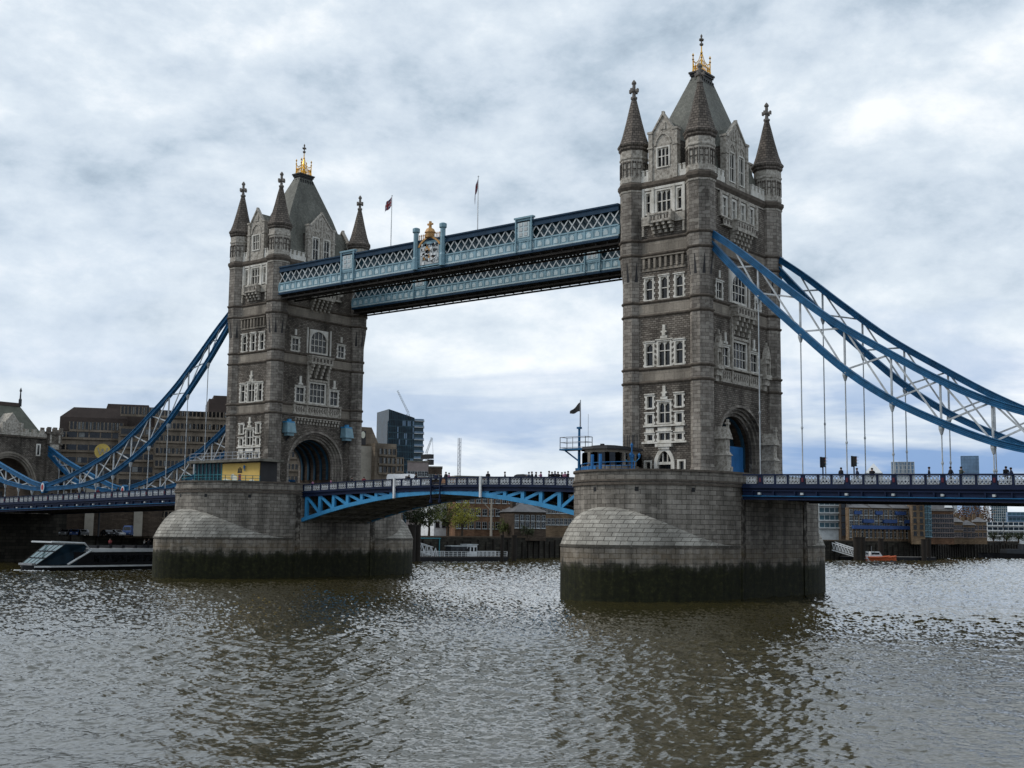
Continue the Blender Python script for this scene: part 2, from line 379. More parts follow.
b.build('north_bank', 'land', kind='structure', label='flat north bank of the river')
# embankment wall along the north bank, with coping and timber fenders
root = empty('embankment_wall', (-150, 120, 0), 'long dark weedy embankment wall along the far bank of the river', 'wall')
b = MB(); cp = MB(); fe = MB()
for (x0, y0), (x1, y1) in zip(BANK[1:-2], BANK[2:-1]):
    d = Vector((x1-x0, y1-y0, 0)); L = d.length; d.normalize(); n = Vector((d.y, -d.x, 0)); 
    if n.dot(Vector((CAM.x-x0, CAM.y-y0, 0))) < 0: n = -n
    p0 = Vector((x0, y0, 0)); p1 = Vector((x1, y1, 0))
    q = [p0-n*.3, p1-n*.3, p1+n*.5, p0+n*.5]
    b.prism([(v.x, v.y) for v in q], -5, LZ+.35); q = [p0-n*.4, p1-n*.4, p1+n*.62, p0+n*.62]
    cp.prism([(v.x, v.y) for v in q], LZ+.36, LZ+.72)
    k = 2.0
    while k < L:
        c = p0+d*k+n*.75; fe.box(c.x-.16, c.x+.16, c.y-.16, c.y+.16, -4, LZ-.6+.5*math.sin(k*7)); k += 3.1
b.build('wall', 'river_wall', root); cp.build('coping', 'timber', root); fe.build('fender', 'wood_pile', root, kind='stuff')
# ------------------------------------------------------------------ piers
XS, XN = -.35, -81.75          # pier centres
TX = (0.0, -82.3)              # tower centres
def outline(a, b, p, c0, n=26, t0=0.0):
    ts = [lerp(t0, math.pi-t0, i/n) for i in range(n+1)]
    f = lambda v, e: math.copysign(abs(v)**e, v)
    return ts, [(a*f(math.cos(t), 2/p), -(c0+b*abs(math.sin(t))**(2/p))) for t in ts]
def pier(X, label):
    root = empty('bridge_pier', (X, 0, WZ), label, 'pier', 'bridge piers')
    a, c0 = 10.65, 9.0
    ts, e = outline(a, 14, 2.0, c0)
    ring = e+[(-x, -y) for x, y in e]                        # upstream end then downstream end
    def wall(b, pts, z0, z1, m=0, closed=True, u0=0):
        n = len(pts); u = u0
        for i in range(n if closed else n-1):
            p, q = pts[i], pts[(i+1) % n]; l = math.hypot(q[0]-p[0], q[1]-p[1])
            b.uv[len(b.f)] = [(u+l, z0), (u, z0), (u, z1), (u+l, z1)]
            b.quad((X+q[0], q[1], z0), (X+p[0], p[1], z0), (X+p[0], p[1], z1), (X+q[0], q[1], z1), m); u += l
    b = MB(); wall(b, ring, -5, 13.3); b.build('pier_wall', 'pier_stone', root)
    for sgn in (1, -1):
        _, st = outline(a+.02, 18.6, 1.85, c0, t0=.03); _, ue = outline(a, 14, 2.0, c0, t0=.03)
        st = [(x*sgn, y*sgn) for x, y in st]; ue = [(x*sgn, y*sgn) for x, y in ue]
        b = MB(); wall(b, st, -5, 4.75, 0, False); b.build('cutwater', 'pier_stone', root)
        led = MB(); n = len(st)
        for i in range(n-1):
            q = [(X+p[0]*k, p[1]*kk, z) for p in (st[i], st[i+1]) for k, kk, z in ((1.006, 1.004, 4.751), (1.006, 1.004, 5.02), (.99, .99, 5.02))]
            led.quad(q[0], q[1], q[4], q[3]); led.quad(q[1], q[2], q[5], q[4])
        led.build('ledge', 'cap_stone', root)
        dm = MB(); K = 12; P_ = []
        for i in range(n):
            t = lerp(.03, math.pi-.03, i/(n-1)); h = 5.02+4.5*abs(math.sin(t))**2.1
            P_.append([(X+lerp(st[i][0], ue[i][0]*.985, k/K), lerp(st[i][1], ue[i][1]*.985, k/K), 5.0+(h-5.0)*(1-(1-k/K)**2.1)) for k in range(K+1)])
        u = 0
        for i in range(n-1):
            l = (Vector(P_[i][0])-Vector(P_[i+1][0])).length; w = 0
            for k in range(K):
                h = (Vector(P_[i][k])-Vector(P_[i][k+1])).length
                za, zb = P_[i+1][k][2], P_[i][k][2]; zc_, zd_ = P_[i][k+1][2], P_[i+1][k+1][2]; dm.uv[len(dm.f)] = [(u+l, za), (u, zb), (u, zc_), (u+l, zd_)]
                dm.quad(P_[i+1][k], P_[i][k], P_[i][k+1], P_[i+1][k+1]); w += h
            u += l
        dm.build('dome_cap', 'cap_stone', root, smooth=True)
    def ringband(b, z0, z1, o0, o1, m=0):
        n = len(ring)
        for i in range(n):
            p, q = ring[i], ring[(i+1) % n]
            sc = lambda v, o: (X+v[0]*(1+o/12), v[1]*(1+o/20))
            P0, Q0, P1, Q1 = sc(p, o1), sc(q, o1), sc(p, o0), sc(q, o0)
            b.quad((*Q0, z0), (*P0, z0), (*P0, z1), (*Q0, z1), m)
            b.quad((*P0, z1), (*P1, z1), (*Q1, z1), (*Q0, z1), m); b.quad((*Q0, z0), (*Q1, z0), (*P1, z0), (*P0, z0), m)
    b = MB(); ringband(b, 12.55, 12.78, -.2, .16); ringband(b, 12.12, 12.4, -.2, .2); b.build('string_course', 'moulding', root)
    b = MB(); wall(b, [(x*.993, y*.996) for x, y in ring], 13.302, 13.75)
    ri = [(x*.955, y*.975) for x, y in ring]
    wall(b, ri[::-1], 12.9, 13.75); b.build('parapet', 'pier_stone', root)
    b = MB(); ringband(b, 13.75, 14.0, -.75, .12); b.build('coping', 'moulding', root)
    b = MB(); b.poly([(X+x*.97, y*.985, 12.9) for x, y in ring]); b.build('deck_slab', 'paving', root)
    ho = MB()
    for t in (.62, 1.2, 1.72, 2.25):
        x, y = X+a*math.cos(t), -(c0+14*math.sin(t)); n = Vector((math.cos(t)/a, -math.sin(t)/14, 0)).normalized(); tt = Vector((-n.y, n.x, 0))
        p = [Vector((x, y, 0))+tt*.22*s-n*(.1 if k else -.03) for s, k in ((-1, 0), (1, 0), (1, 1), (-1, 1))]
        ho.prism([(v.x, v.y) for v in p], 11.35, 11.85)
    ho.build('drain_hole_shade', 'black_iron', root, kind='stuff')  # black blocks on the wall paint the shade inside drain holes
    # pilaster strips on the long side walls
    b = MB()
    b = None
    for s in (1, -1):
        for y in (-8.6, 8.6): b = MB(); b.box(X+s*a-.1, X+s*a+.12, y-.5, y+.5, -4, 11.9); b.build('pilaster', 'pier_stone', root)
    return root
pier(XS, 'nearer stone river pier with a pale domed cutwater and weedy base')
pier(XN, 'farther stone river pier beyond the opening span with a weedy base')
# ------------------------------------------------------------------ towers
AX, AY = 5.11, 9.37
LEV = dict(F=25.83, E=27.64, D=34.66, C=36.48, B=42.8, A=44.77, corn=52.18)
KW, KS = .7, .3
class Face:
    def __init__(s, X, side):
        s.X = X; s.side = side
    def p(s, u, z, d=0.0):
        X = s.X
        if s.side == 'W': return (X+u, -(AY+KW)-d, z)
        if s.side == 'E': return (X-u, (AY+KW)+d, z)
        if s.side == 'S': return (X+AX+KS+d, u, z)
        return (X-AX-KS-d, -u, z)
    def box(s, b, u0, u1, z0, z1, d0, d1, m=0):
        return b.hexa((s.p(u0, z0, d1), s.p(u1, z0, d1), s.p(u1, z0, d0), s.p(u0, z0, d0), s.p(u0, z1, d1), s.p(u1, z1, d1), s.p(u1, z1, d0), s.p(u0, z1, d0)), m)
    def prism(s, b, poly, d0, d1, m=0):      # polygon in (u,z), counter-clockwise, pushed from d0 to d1
        n = len(poly); vs = [s.p(u, z, d0) for u, z in poly]+[s.p(u, z, d1) for u, z in poly]
        fs = [(i, (i+1) % n, n+(i+1) % n, n+i) for i in range(n)]+[tuple(range(n))[::-1], tuple(range(n, 2*n))]
        b.add(vs, fs, m)
def arch_pts(w, z0, rise, n=22, p=2.0):       # from right foot over the top to left foot
    f = lambda v, e: math.copysign(abs(v)**e, v)
    return [(w*f(math.cos(math.pi*i/n), 2/p), z0+rise*abs(math.sin(math.pi*i/n))**(2/p)) for i in range(n+1)]
def cells(b, fc, us, zs, holes, band, d=0.0):
    U = sorted(set([us[0], us[1]]+[h[i] for h in holes for i in (0, 1) if us[0] < h[i] < us[1]]))
    Z = sorted(set([zs[0], zs[1]]+[h[i] for h in holes for i in (2, 3) if zs[0] < h[i] < zs[1]]+[v for v in LEV.values() if zs[0] < v < zs[1]]))
    for u0, u1 in zip(U, U[1:]):
        for z0, z1 in zip(Z, Z[1:]):
            cu, cz = (u0+u1)/2, (z0+z1)/2
            if any(h[0] < cu < h[1] and h[2] < cz < h[3] for h in holes): continue
            b.quad(fc.p(u0, z0, d), fc.p(u1, z0, d), fc.p(u1, z1, d), fc.p(u0, z1, d), band(cz))
def window(fc, root, u0, u1, z0, z1, lights=1, trans=(.55,), fr=.24, quoin=True, arch=0.0, depth=.34, dd=0.0, mats=('portland_stone', 'window_glass'), mw=.11, name='window', cusps=True):
    """stone framed window, toothed jambs, mullions and transoms; the pane is set back"""
    b = MB(); D0, D1 = dd-depth, dd+.09
    fc.box(b, u0, u0+fr, z0, z1, D0, D1); fc.box(b, u1-fr, u1, z0, z1, D0, D1)
    fc.box(b, u0+fr, u1-fr, z0, z0+fr*.8, D0, D1+.05); 
    if not arch: fc.box(b, u0+fr, u1-fr, z1-fr*.9, z1, D0, D1)
    a0, a1, b0, b1 = u0+fr, u1-fr, z0+fr*.8, z1-fr*.9
    if arch:
        zc_ = z1-arch; pts = arch_pts((a1-a0)/2, zc_, arch-fr*.9, 14); cu = (a0+a1)/2
        for (p0, q0), (p1, q1) in zip(pts, pts[1:]):
            fc.prism(b, [(cu+p1, z1), (cu+p1, q1), (cu+p0, q0), (cu+p0, z1)], D0, D1)
    if quoin:
        z = z0+.1; k = 0
        while z < z1-.25:
            if k % 2 == 0:
                fc.box(b, u0-.15, u0-.001, z, z+.3, -.05, dd+.07); fc.box(b, u1+.001, u1+.15, z, z+.3, -.05, dd+.07)
            z += .36; k += 1
        fc.box(b, u0-.16, u1+.16, z1+.001, z1+.13, -.05, dd+.2)
    w = (a1-a0)/lights
    for i in range(1, lights): fc.box(b, a0+w*i-mw/2, a0+w*i+mw/2, b0, b1, dd-depth+.06, dd-.04)
    for t in trans:
        z = lerp(b0, b1, t)
        for i in range(lights): fc.box(b, a0+w*i+(mw/2 if i else 0), a0+w*(i+1)-(mw/2 if i < lights-1 else 0), z-mw/2, z+mw/2, dd-depth+.07, dd-.06)
    if cusps and not arch:      # pointed heads
        for i in range(lights):
            l, r = a0+w*i+(mw/2 if i else 0), a0+w*(i+1)-(mw/2 if i < lights-1 else 0); h = min(.42, (r-l)*.7)
            fc.prism(b, [(l, b1), (l, b1-h), ((l+r)/2, b1-.02)], dd-depth+.07, dd-.1); fc.prism(b, [((l+r)/2, b1-.02), (r, b1-h), (r, b1)], dd-depth+.07, dd-.1)
    o = b.build(name, mats[0], root)
    g = MB(); g.quad(fc.p(u0+.02, z0+.02, dd-depth+.03), fc.p(u1-.02, z0+.02, dd-depth+.03), fc.p(u1-.02, z1-.02, dd-depth+.03), fc.p(u0+.02, z1-.02, dd-depth+.03))
    g.build('pane', mats[1], o)
    return o
def hole(u0, u1, z0, z1): return (u0+.01, u1-.01, z0+.01, z1-.01)
def turret_prof():
    r0, r1 = 1.50, 1.88
    return [(r0+.22, 12.7), (r0+.22, 14.2), (r0+.1, 14.5), (r0, 14.9), (r0, 39.0), (r0+.05, 39.6), (r1, 42.3), (r1, 57.3)]
def make_tower(X, label, land_side):
    root = empty('bridge_tower', (X, 0, 12.9), label, 'tower', 'bridge towers')
    W, S, E, Nn = Face(X, 'W'), Face(X, 'S'), Face(X, 'E'), Face(X, 'N')
    band = lambda z: 1 if (LEV['F'] < z < LEV['E'] or LEV['D'] < z < LEV['C'] or LEV['B'] < z < LEV['A']) else (0 if z < LEV['corn'] else 1)
    # ---- openings
    wW = []
    for s in (-1, 1):
        for z0, z1 in ((22.35, 24.25), (20.3, 21.85), (18.12, 19.25)): wW.append(dict(u0=s*2.2-.66, u1=s*2.2+.66, z0=z0, z1=z1, lights=1, trans=(), fr=.24, cusps=False))
        wW.append(dict(u0=s*2.5-.62, u1=s*2.5+.62, z0=14.3, z1=15.75, lights=1, trans=(), fr=.26, cusps=False, quoin=False))
        wW.append(dict(u0=s*2.25-.78, u1=s*2.25+.78, z0=27.85, z1=31.15, lights=1, trans=(.62,), fr=.25))
        wW.append(dict(u0=s*2.3-.75, u1=s*2.3+.75, z0=36.6, z1=39.75, lights=1, trans=(.5,), fr=.22))
        wW.append(dict(u0=s*2.4-.55, u1=s*2.4+.55, z0=48.15, z1=51.3, lights=1, trans=(.55,), fr=.25, quoin=False))
    wW.append(dict(u0=-1.06, u1=1.06, z0=20.35, z1=23.35, lights=2, trans=(.5,), fr=.23))
    wW.append(dict(u0=-1.06, u1=1.06, z0=18.12, z1=19.4, lights=2, trans=(), fr=.22, cusps=False))
    wW.append(dict(u0=-1.12, u1=1.12, z0=27.75, z1=31.3, lights=2, trans=(.62,), fr=.25))
    wW.append(dict(u0=-.72, u1=.72, z0=36.55, z1=39.8, lights=1, trans=(.5,), fr=.22))
    wW.append(dict(u0=-1.35, u1=1.35, z0=48.1, z1=51.45, lights=3, trans=(.5,), fr=.3, quoin=False))
    wS = []
    for s in (-1, 1):
        wS.append(dict(u0=s*3.95-1.15, u1=s*3.95+1.15, z0=28.0, z1=30.85, lights=2, trans=(.55,), fr=.28))
        wS.append(dict(u0=s*5.35-.95, u1=s*5.35+.95, z0=36.7, z1=39.2, lights=2, trans=(.5,), fr=.26))
    wS.append(dict(u0=-2.05, u1=2.05, z0=28.05, z1=31.9, lights=4, trans=(.35, .7), fr=.32, quoin=False))
    wS.append(dict(u0=-2.15, u1=2.15, z0=36.85, z1=41.1, lights=4, trans=(.33, .62), fr=.34, arch=1.9, quoin=False))
    for k in (-3.75, -1.25, 1.25, 3.75): wS.append(dict(u0=k-.8, u1=k+.8, z0=47.95, z1=51.0, lights=2, trans=(.55,), fr=.36, quoin=False))
    HW = [hole(w['u0'], w['u1'], w['z0'], w['z1']) for w in wW]+[(-.99, .99, 12, 17.0)]
    HS = [hole(w['u0'], w['u1'], w['z0'], w['z1']) for w in wS]+[(-6.2, 6.2, 12, 23.2)]
    b = MB(); zt = 52.6
    cells(b, W, (-AX, AX), (12.7, zt), HW, band); cells(b, E, (-AX, AX), (12.7, zt), [], band)
    cells(b, S, (-AY, AY), (12.7, zt), HS, band); cells(b, Nn, (-AY, AY), (12.7, zt), [(-6.2, 6.2, 12, 23.2)], band)
    for fc in (S, Nn):       # spandrels over the big road arch
        pts = arch_pts(6.2, 17.2, 5.9)
        for (p0, q0), (p1, q1) in zip(pts, pts[1:]): b.quad(fc.p(p1, q1), fc.p(p0, q0), fc.p(p0, 23.2), fc.p(p1, 23.2), 0)
    pts = arch_pts(.99, 15.55, 1.45, 12, 1.6)
    for (p0, q0), (p1, q1) in zip(pts, pts[1:]): b.quad(W.p(p1, q1), W.p(p0, q0), W.p(p0, 17.0), W.p(p1, 17.0), 0)
    b.quad((X-AX, -AY, zt), (X+AX, -AY, zt), (X+AX, AY, zt), (X-AX, AY, zt), 1)
    b.build('tower_wall', ['rubble', 'band_stone'], root)
    for w in wW: window(W, root, **w)
    for w in wS: window(S, root, depth=.17, **w)
    # pointed door on the river side
    d = MB(); po = arch_pts(1.5, 15.5, 1.95, 12, 1.6); pi_ = arch_pts(1.0, 15.5, 1.4, 12, 1.6)
    for i in range(12): W.prism(d, [po[i+1], pi_[i+1], pi_[i], po[i]], -.3, .16)
    for s in (-1, 1): W.box(d, min(s, s*1.5), max(s, s*1.5), 12.9, 15.5, -.3, .16)
    W.box(d, -1, 1, 15.15, 15.5, -.3, .0)
    for k in (-.35, .35): W.box(d, k-.06, k+.06, 15.5, 16.6, -.3, -.1)
    o = d.build('door', 'portland_stone', root); g = MB(); g.quad(W.p(-1.02, 12.9, -.28), W.p(1.02, 12.9, -.28), W.p(1.02, 17, -.28), W.p(-1.02, 17, -.28)); g.build('door_leaf', 'window_glass', o)
    # ---- white sills and carved panel between the tiers of the lowest window group
    b = MB()
    for z0, z1, h in ((17.88, 18.11, 3.35), (20.05, 20.28, 3.1)):
        W.box(b, -h, h, z0, z1, -.05, .24)
    W.box(b, -1.2, 1.2, 17.4, 17.795, -.05, .42); W.box(b, -.8, .8, 17.1, 17.395, -.05, .3)
    for s in (-1, 1): W.box(b, s*2.2-.62, s*2.2+.62, 19.256, 19.945, -.05, .06); 
    W.box(b, -1.0, 1.0, 19.356, 19.945, -.05, .08)
    b.build('window_sill', 'portland_stone', root)
    # ---- carved crests over the window groups
    for z in (23.55, 31.5):
        b = MB(); W.box(b, -.5, .5, z, z+.32, -.05, .2); W.box(b, -.22, .22, z+.32, z+.75, -.05, .26); W.box(b, -.42, .42, z+.75, z+.98, -.05, .2); W.box(b, -.2, .2, z+.98, z+1.75, -.05, .16)
        b.build('crest', 'portland_stone', root)
    # ---- four corner turrets
    for sx_ in (-1, 1):
        for sy in (-1, 1):
            cx, cy = X+sx_*AX, sy*AY
            b = MB(); b.lathe(cx, cy, turret_prof())
            t = b.build('turret', 'ashlar', root)
            nb = MB()         # dark wedges painting the shade of pointed notches in the corbelled shaft
            for k in range(8):
                for off in (0.0,):
                    a = math.pi/8+math.pi/8+k*math.pi/4; ca, sa = math.cos(a), math.sin(a); tx, ty = -sa, ca
                    def Q(z, w, r): return (cx+ca*r+tx*(off*1.15+w), cy+sa*r+ty*(off*1.15+w), z)
                    nb.hexa((Q(39.3, -.22, 1.41), Q(39.3, .22, 1.41), Q(39.3, .22, 1.3), Q(39.3, -.22, 1.3), Q(41.9, -.02, 1.735), Q(41.9, .02, 1.735), Q(41.9, .02, 1.5), Q(41.9, -.02, 1.5)))
            nb.build('notch_shade', 'roof_dark', t)
            ub = MB()         # carved upper drum; dark lines paint the shade in its carving
            ub.lathe(cx, cy, [(1.885, 52.75), (1.93, 52.8), (1.93, 53.3), (1.89, 53.35), (1.89, 56.0), (2.0, 56.1), (2.0, 56.32), (1.91, 56.42), (1.91, 57.2)])
            for k in range(8):
                a = math.pi/4*k+math.pi/4; ca, sa = math.cos(a), math.sin(a); tx, ty = -sa, ca; r = 1.76
                for off in (-.34, .34):
                    def Q(z, w, rr): return (cx+ca*rr+tx*(off+w), cy+sa*rr+ty*(off+w), z)
                    for z0, z1, w0, w1 in ((53.6, 55.7, -.27, -.21), (53.6, 55.7, .21, .27), (54.6, 54.7, -.21, .21), (55.45, 55.7, -.21, -.05), (55.45, 55.7, .05, .21)):
                        ub.hexa((Q(z0, w0, r+.08), Q(z0, w1, r+.08), Q(z0, w1, r-.05), Q(z0, w0, r-.05), Q(z1, w0, r+.08), Q(z1, w1, r+.08), Q(z1, w1, r-.05), Q(z1, w0, r-.05)), 1)
            ub.build('carved_drum', ['pale_carving', 'spire_stone'], t)
            sb = MB(); sb.lathe(cx, cy, [(1.9, 57.2), (2.12, 57.5), (2.12, 57.75), (2.28, 57.95), (2.28, 58.15), (2.0, 58.5), (1.62, 59.6), (1.1, 61.6), (.66, 63.5), (.34, 64.8)])
            sp = sb.build('spire', 'spire_stone', t)
            fb = MB(); fb.lathe(cx, cy, [(.3, 64.75), (.46, 64.85), (.46, 65.1), (.26, 65.2), (.22, 65.75), (.22, 66.9), (.34, 67.0), (.32, 67.2), (.15, 67.45), (.02, 67.6)])
            fb.box(cx-.66, cx+.66, cy-.15, cy+.15, 65.85, 66.15); fb.box(cx-.15, cx+.15, cy-.66, cy+.66, 65.85, 66.15)
            for q in (-.6, .6): fb.box(cx+q-.08, cx+q+.08, cy-.18, cy+.18, 65.75, 66.25); fb.box(cx-.18, cx+.18, cy+q-.08, cy+q+.08, 65.75, 66.25)
            fb.build('finial_cross', 'finial_stone', t)
    # ---- moulded bands that run round walls and turrets
    for k, z in LEV.items():
        b = MB(); big_ = k == 'corn'; h = .42 if big_ else .17; p = .34 if big_ else .2
        r = 1.88 if z > 42 else 1.5
        if z > 42.5: r = 1.88
        for sx_ in (-1, 1):
            for sy in (-1, 1):
                prof = [(r-.05, z-h*1.6), (r+p*.55, z-h*.8), (r+p, z-h*.2), (r+p, z+h*.7), (r-.05, z+h*1.3)]
                b.lathe(X+sx_*AX, sy*AY, prof)
        for fc, hw, rr in ((W, AX, .7), (E, AX, .7), (S, AY, KS), (Nn, AY, KS)):
            hw_ = hw-1.2
            prof = [(0, z-h*1.6), (p*.55, z-h*.8), (p, z-h*.2), (p, z+h*.7), (0, z+h*1.3)]
            for (d0, z0), (d1, z1) in zip(prof, prof[1:]): b.quad(fc.p(-hw_, z0, d0), fc.p(hw_, z0, d0), fc.p(hw_, z1, d1), fc.p(-hw_, z1, d1))
        b.build('string_course', 'moulding', root)
        if big_:       # carved pale frieze under the cornice
            for sx_ in (-1, 1):
                for sy in (-1, 1): b = MB(); b.lathe(X+sx_*AX, sy*AY, [(r+.02, z-.78), (r+.09, z-.74), (r+.13, z-.52), (r+.02, z-.5)]); b.build('frieze', 'pale_carving', root)
            for fc, hw in ((W, AX-1.2), (S, AY-1.2)):
                b = MB(); fc.box(b, -hw, hw, z-.8, z-.62, -.05, .1); b.build('frieze', 'pale_carving', root)
    # ---- corbel arcade below band B on the river faces
    for fc in (W, E):
        b = MB()
        for i in range(8):
            u = -2.95+i*.84
            fc.prism(b, [(u-.14, 40.9), (u+.14, 40.9), (u+.17, 42.3), (u-.17, 42.3)], -.02, .34)
        fc.box(b, -3.3, 3.3, 42.3, 42.45, -.02, .44); fc.box(b, -3.3, 3.3, 40.55, 40.88, -.02, .14)
        b.build('corbel_table', 'band_stone', root)
    # ---- river face: oriel frame and balcony on the top storey
    b = MB()
    for u in (-3.1, -1.6, 1.6, 3.1): W.box(b, u-.17, u+.17, 47.9, 51.75, -.05, .22)
    W.box(b, -3.3, 3.3, 51.46, 51.78, -.05, .16); 
    for s in (-1, 1): W.box(b, min(s*1.36, s*1.84), max(s*1.36, s*1.84), 48.1, 51.45, -.05, .1)
    b.build('window_surround', 'portland_stone', root)
    b = MB(); W.box(b, -1.75, 1.75, 46.75, 46.95, 0, 1.15); W.box(b, -1.65, 1.65, 46.95, 47.75, .95, 1.1); W.box(b, -1.8, 1.8, 47.75, 47.98, 0, 1.2)
    for s in (-1, 1):
        W.box(b, min(s*1.5, s*1.75), max(s*1.5, s*1.75), 46.95, 47.75, 0, .95); W.box(b, s*1.62-.16, s*1.62+.16, 46.95, 48.15, .9, 1.24)
        W.box(b, min(s*1.8, s*3.3), max(s*1.8, s*3.3), 46.7, 47.9, 0, .3); W.box(b, s*3.1-.14, s*3.1+.14, 45.3, 46.6, 0, .3)
    for k in range(3): W.box(b, -1.0+k*1.0-.3, -1.0+k*1.0+.3, 47.1, 47.6, 1.1, 1.12, 1); W.box(b, -1.0+k-.08, -1.0+k+.08, 47.1, 47.6, 1.121, 1.15)  # dark squares paint the shade inside pierced openings
    for i in range(4):
        u = -1.35+i*.9
        for q in range(3): W.box(b, u-.2, u+.2, 46.35-q*.45, 46.72-q*.45, 0, 1.0-q*.33)
    b.build('balcony', ['pale_carving', 'spire_stone'], root)
    # ---- road arch: stepped mouldings, each set further back
    for fc in (S, Nn):
        b = MB(); widths = [(6.45, 6.1, .22, 'o'), (6.2, 5.8, -.25, 0), (5.8, 5.4, -.6, 0), (5.4, 5.0, -.95, 0)]
        for w0, w1, dd, _ in widths:
            p0 = arch_pts(w0, 17.2, w0*.95); p1 = arch_pts(w1, 17.2, w1*.95)
            for i in range(len(p0)-1):
                fc.prism(b, [p0[i+1], p1[i+1], p1[i], p0[i]], dd-.45, dd)
            for s in (-1, 1): fc.box(b, min(s*w0, s*w1), max(s*w0, s*w1), 12.8, 17.2, dd-.45, dd)
        b.build('arch_moulding', 'ashlar', root)
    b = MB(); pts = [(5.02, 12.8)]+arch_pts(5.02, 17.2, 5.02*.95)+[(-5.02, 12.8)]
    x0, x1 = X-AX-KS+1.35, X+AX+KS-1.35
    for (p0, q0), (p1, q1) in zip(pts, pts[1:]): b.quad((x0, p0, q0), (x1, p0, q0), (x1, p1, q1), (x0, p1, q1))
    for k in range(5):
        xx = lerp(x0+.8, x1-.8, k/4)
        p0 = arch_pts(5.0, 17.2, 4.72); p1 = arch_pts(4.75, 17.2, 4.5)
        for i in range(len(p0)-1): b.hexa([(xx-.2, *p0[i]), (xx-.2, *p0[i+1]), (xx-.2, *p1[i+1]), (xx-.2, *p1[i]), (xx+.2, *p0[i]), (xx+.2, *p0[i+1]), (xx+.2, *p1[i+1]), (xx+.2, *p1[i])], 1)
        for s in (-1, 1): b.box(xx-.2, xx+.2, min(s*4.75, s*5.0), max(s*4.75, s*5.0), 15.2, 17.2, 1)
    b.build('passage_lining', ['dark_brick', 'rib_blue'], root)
    # ---- carved panel course under the second storey, balcony and oriel over it
    b = MB(); S.box(b, -5.5, 5.5, 27.75, 27.98, -.05, .55); S.box(b, -5.4, 5.4, 26.1, 27.75, -.05, .18); S.box(b, -5.5, 5.5, 25.98, 26.12, -.05, .3)
    for u in (-5.35, -2.45, 2.45, 5.35): S.box(b, u-.18, u+.18, 26.1, 27.75, -.05, .36)
    for lo, hi, nn in ((-5.0, -2.8, 4), (-2.1, 2.1, 7), (2.8, 5.0, 4)):
        for i in range(nn):
            c = lerp(lo, hi, (i+.5)/nn); r = (hi-lo)/nn*.42
            S.prism(b, [(c-r, 26.9), (c, 26.45), (c+r, 26.9), (c, 27.4)], .1, .2, 1); S.prism(b, [(c-r*.45, 26.9), (c, 26.65), (c+r*.45, 26.9), (c, 27.15)], .19, .27)  # dark diamonds paint the shade in the pierced carving
    b.build('carved_panel', ['pale_carving', 'spire_stone'], root)
    b = MB()           # oriel shafts and bracketed balcony between the big windows
    for u in (-2.35, 2.35): S.box(b, u-.22, u+.22, 28.0, 36.0, -.05, .35)
    S.box(b, -2.6, 2.6, 34.9, 35.15, 0, 1.3); S.box(b, -2.5, 2.5, 35.15, 36.1, 1.1, 1.25); S.box(b, -2.65, 2.65, 36.1, 36.35, 0, 1.35)
    for s in (-1, 1): S.box(b, min(s*2.25, s*2.5), max(s*2.25, s*2.5), 35.15, 36.1, 0, 1.1)
    for i in range(6): S.box(b, -2.2+i*.8, -1.8+i*.8, 35.3, 35.95, 1.25, 1.27, 1)  # dark squares paint shade in the balcony piercings
    for i in range(4):
        u = -1.95+i*1.3
        for q in range(4): S.box(b, u-.2, u+.2, 34.35-q*.6, 34.9-q*.6, 0, 1.2-q*.28)
    S.box(b, -2.1, 2.1, 31.95, 32.3, -.05, .3)
    b.build('oriel', ['pale_carving', 'spire_stone'], root)
    for s in (-1, 1):      # crests over the side windows and the arched window shafts
        b = MB(); u = s*3.95; S.box(b, u-.5, u+.5, 31.1, 31.4, -.05, .2); S.box(b, u-.22, u+.22, 31.4, 32.6, -.05, .18); b.build('crest', 'portland_stone', root); b = MB(); S.box(b, s*2.7-.12, s*2.7+.12, 36.8, 41.3, -.05, .22); b.build('window_shaft', 'portland_stone', root); b = MB()
        S.box(b, s*5.35-.2, s*5.35+.2, 39.6, 40.6, -.05, .16); b.build('crest', 'portland_stone', root)
    # ---- corbel table over the road arch
    b = MB()
    for i in range(15):
        u = -5.0+i*10/14
        for q in range(2): S.box(b, u-.15, u+.15, 24.95-q*.55, 25.35-q*.55, -.02, .42-q*.2)
    S.box(b, -5.3, 5.3, 25.36, 25.5, -.02, .5)
    if not land_side: b.build('corbel_table', 'pale_carving', root)
    # ---- top storey balcony on the road face
    b = MB(); S.box(b, -4.7, 4.7, 46.75, 46.95, 0, .5); S.box(b, -4.65, 4.65, 46.95, 47.75, .3, .42); S.box(b, -4.75, 4.75, 47.75, 47.94, 0, .55)
    S.box(b, -2.4, 2.4, 46.4, 46.72, 0, 1.25); S.box(b, -2.3, 2.3, 46.72, 47.75, 1.05, 1.2); S.box(b, -2.45, 2.45, 47.75, 47.96, .56, 1.3)
    for s in (-1, 1): S.box(b, min(s*2.1, s*2.35), max(s*2.1, s*2.35), 46.72, 47.75, .43, 1.05)
    for i in range(12):
        if abs(-4.35+i*.8) > 2.5: S.box(b, -4.55+i*.8, -4.15+i*.8, 47.1, 47.6, .42, .44, 1)  # dark squares painted as shaded openings in the balcony front
    for i in range(6): S.box(b, -2.05+i*.75, -1.7+i*.75, 46.95, 47.55, 1.2, 1.22, 1)  # same painted shade on the projecting middle part
    for u in (-5.0, -2.5, 0, 2.5, 5.0): S.box(b, u-.3, u+.3, 47.95, 51.4, -.05, .3)
    S.box(b, -5.3, 5.3, 51.1, 51.4, -.05, .2)
    for i in range(5):
        u = -2.0+i
        for q in range(4): S.box(b, u-.19, u+.19, 45.95-q*.5, 46.4-q*.5, 0, 1.1-q*.26)
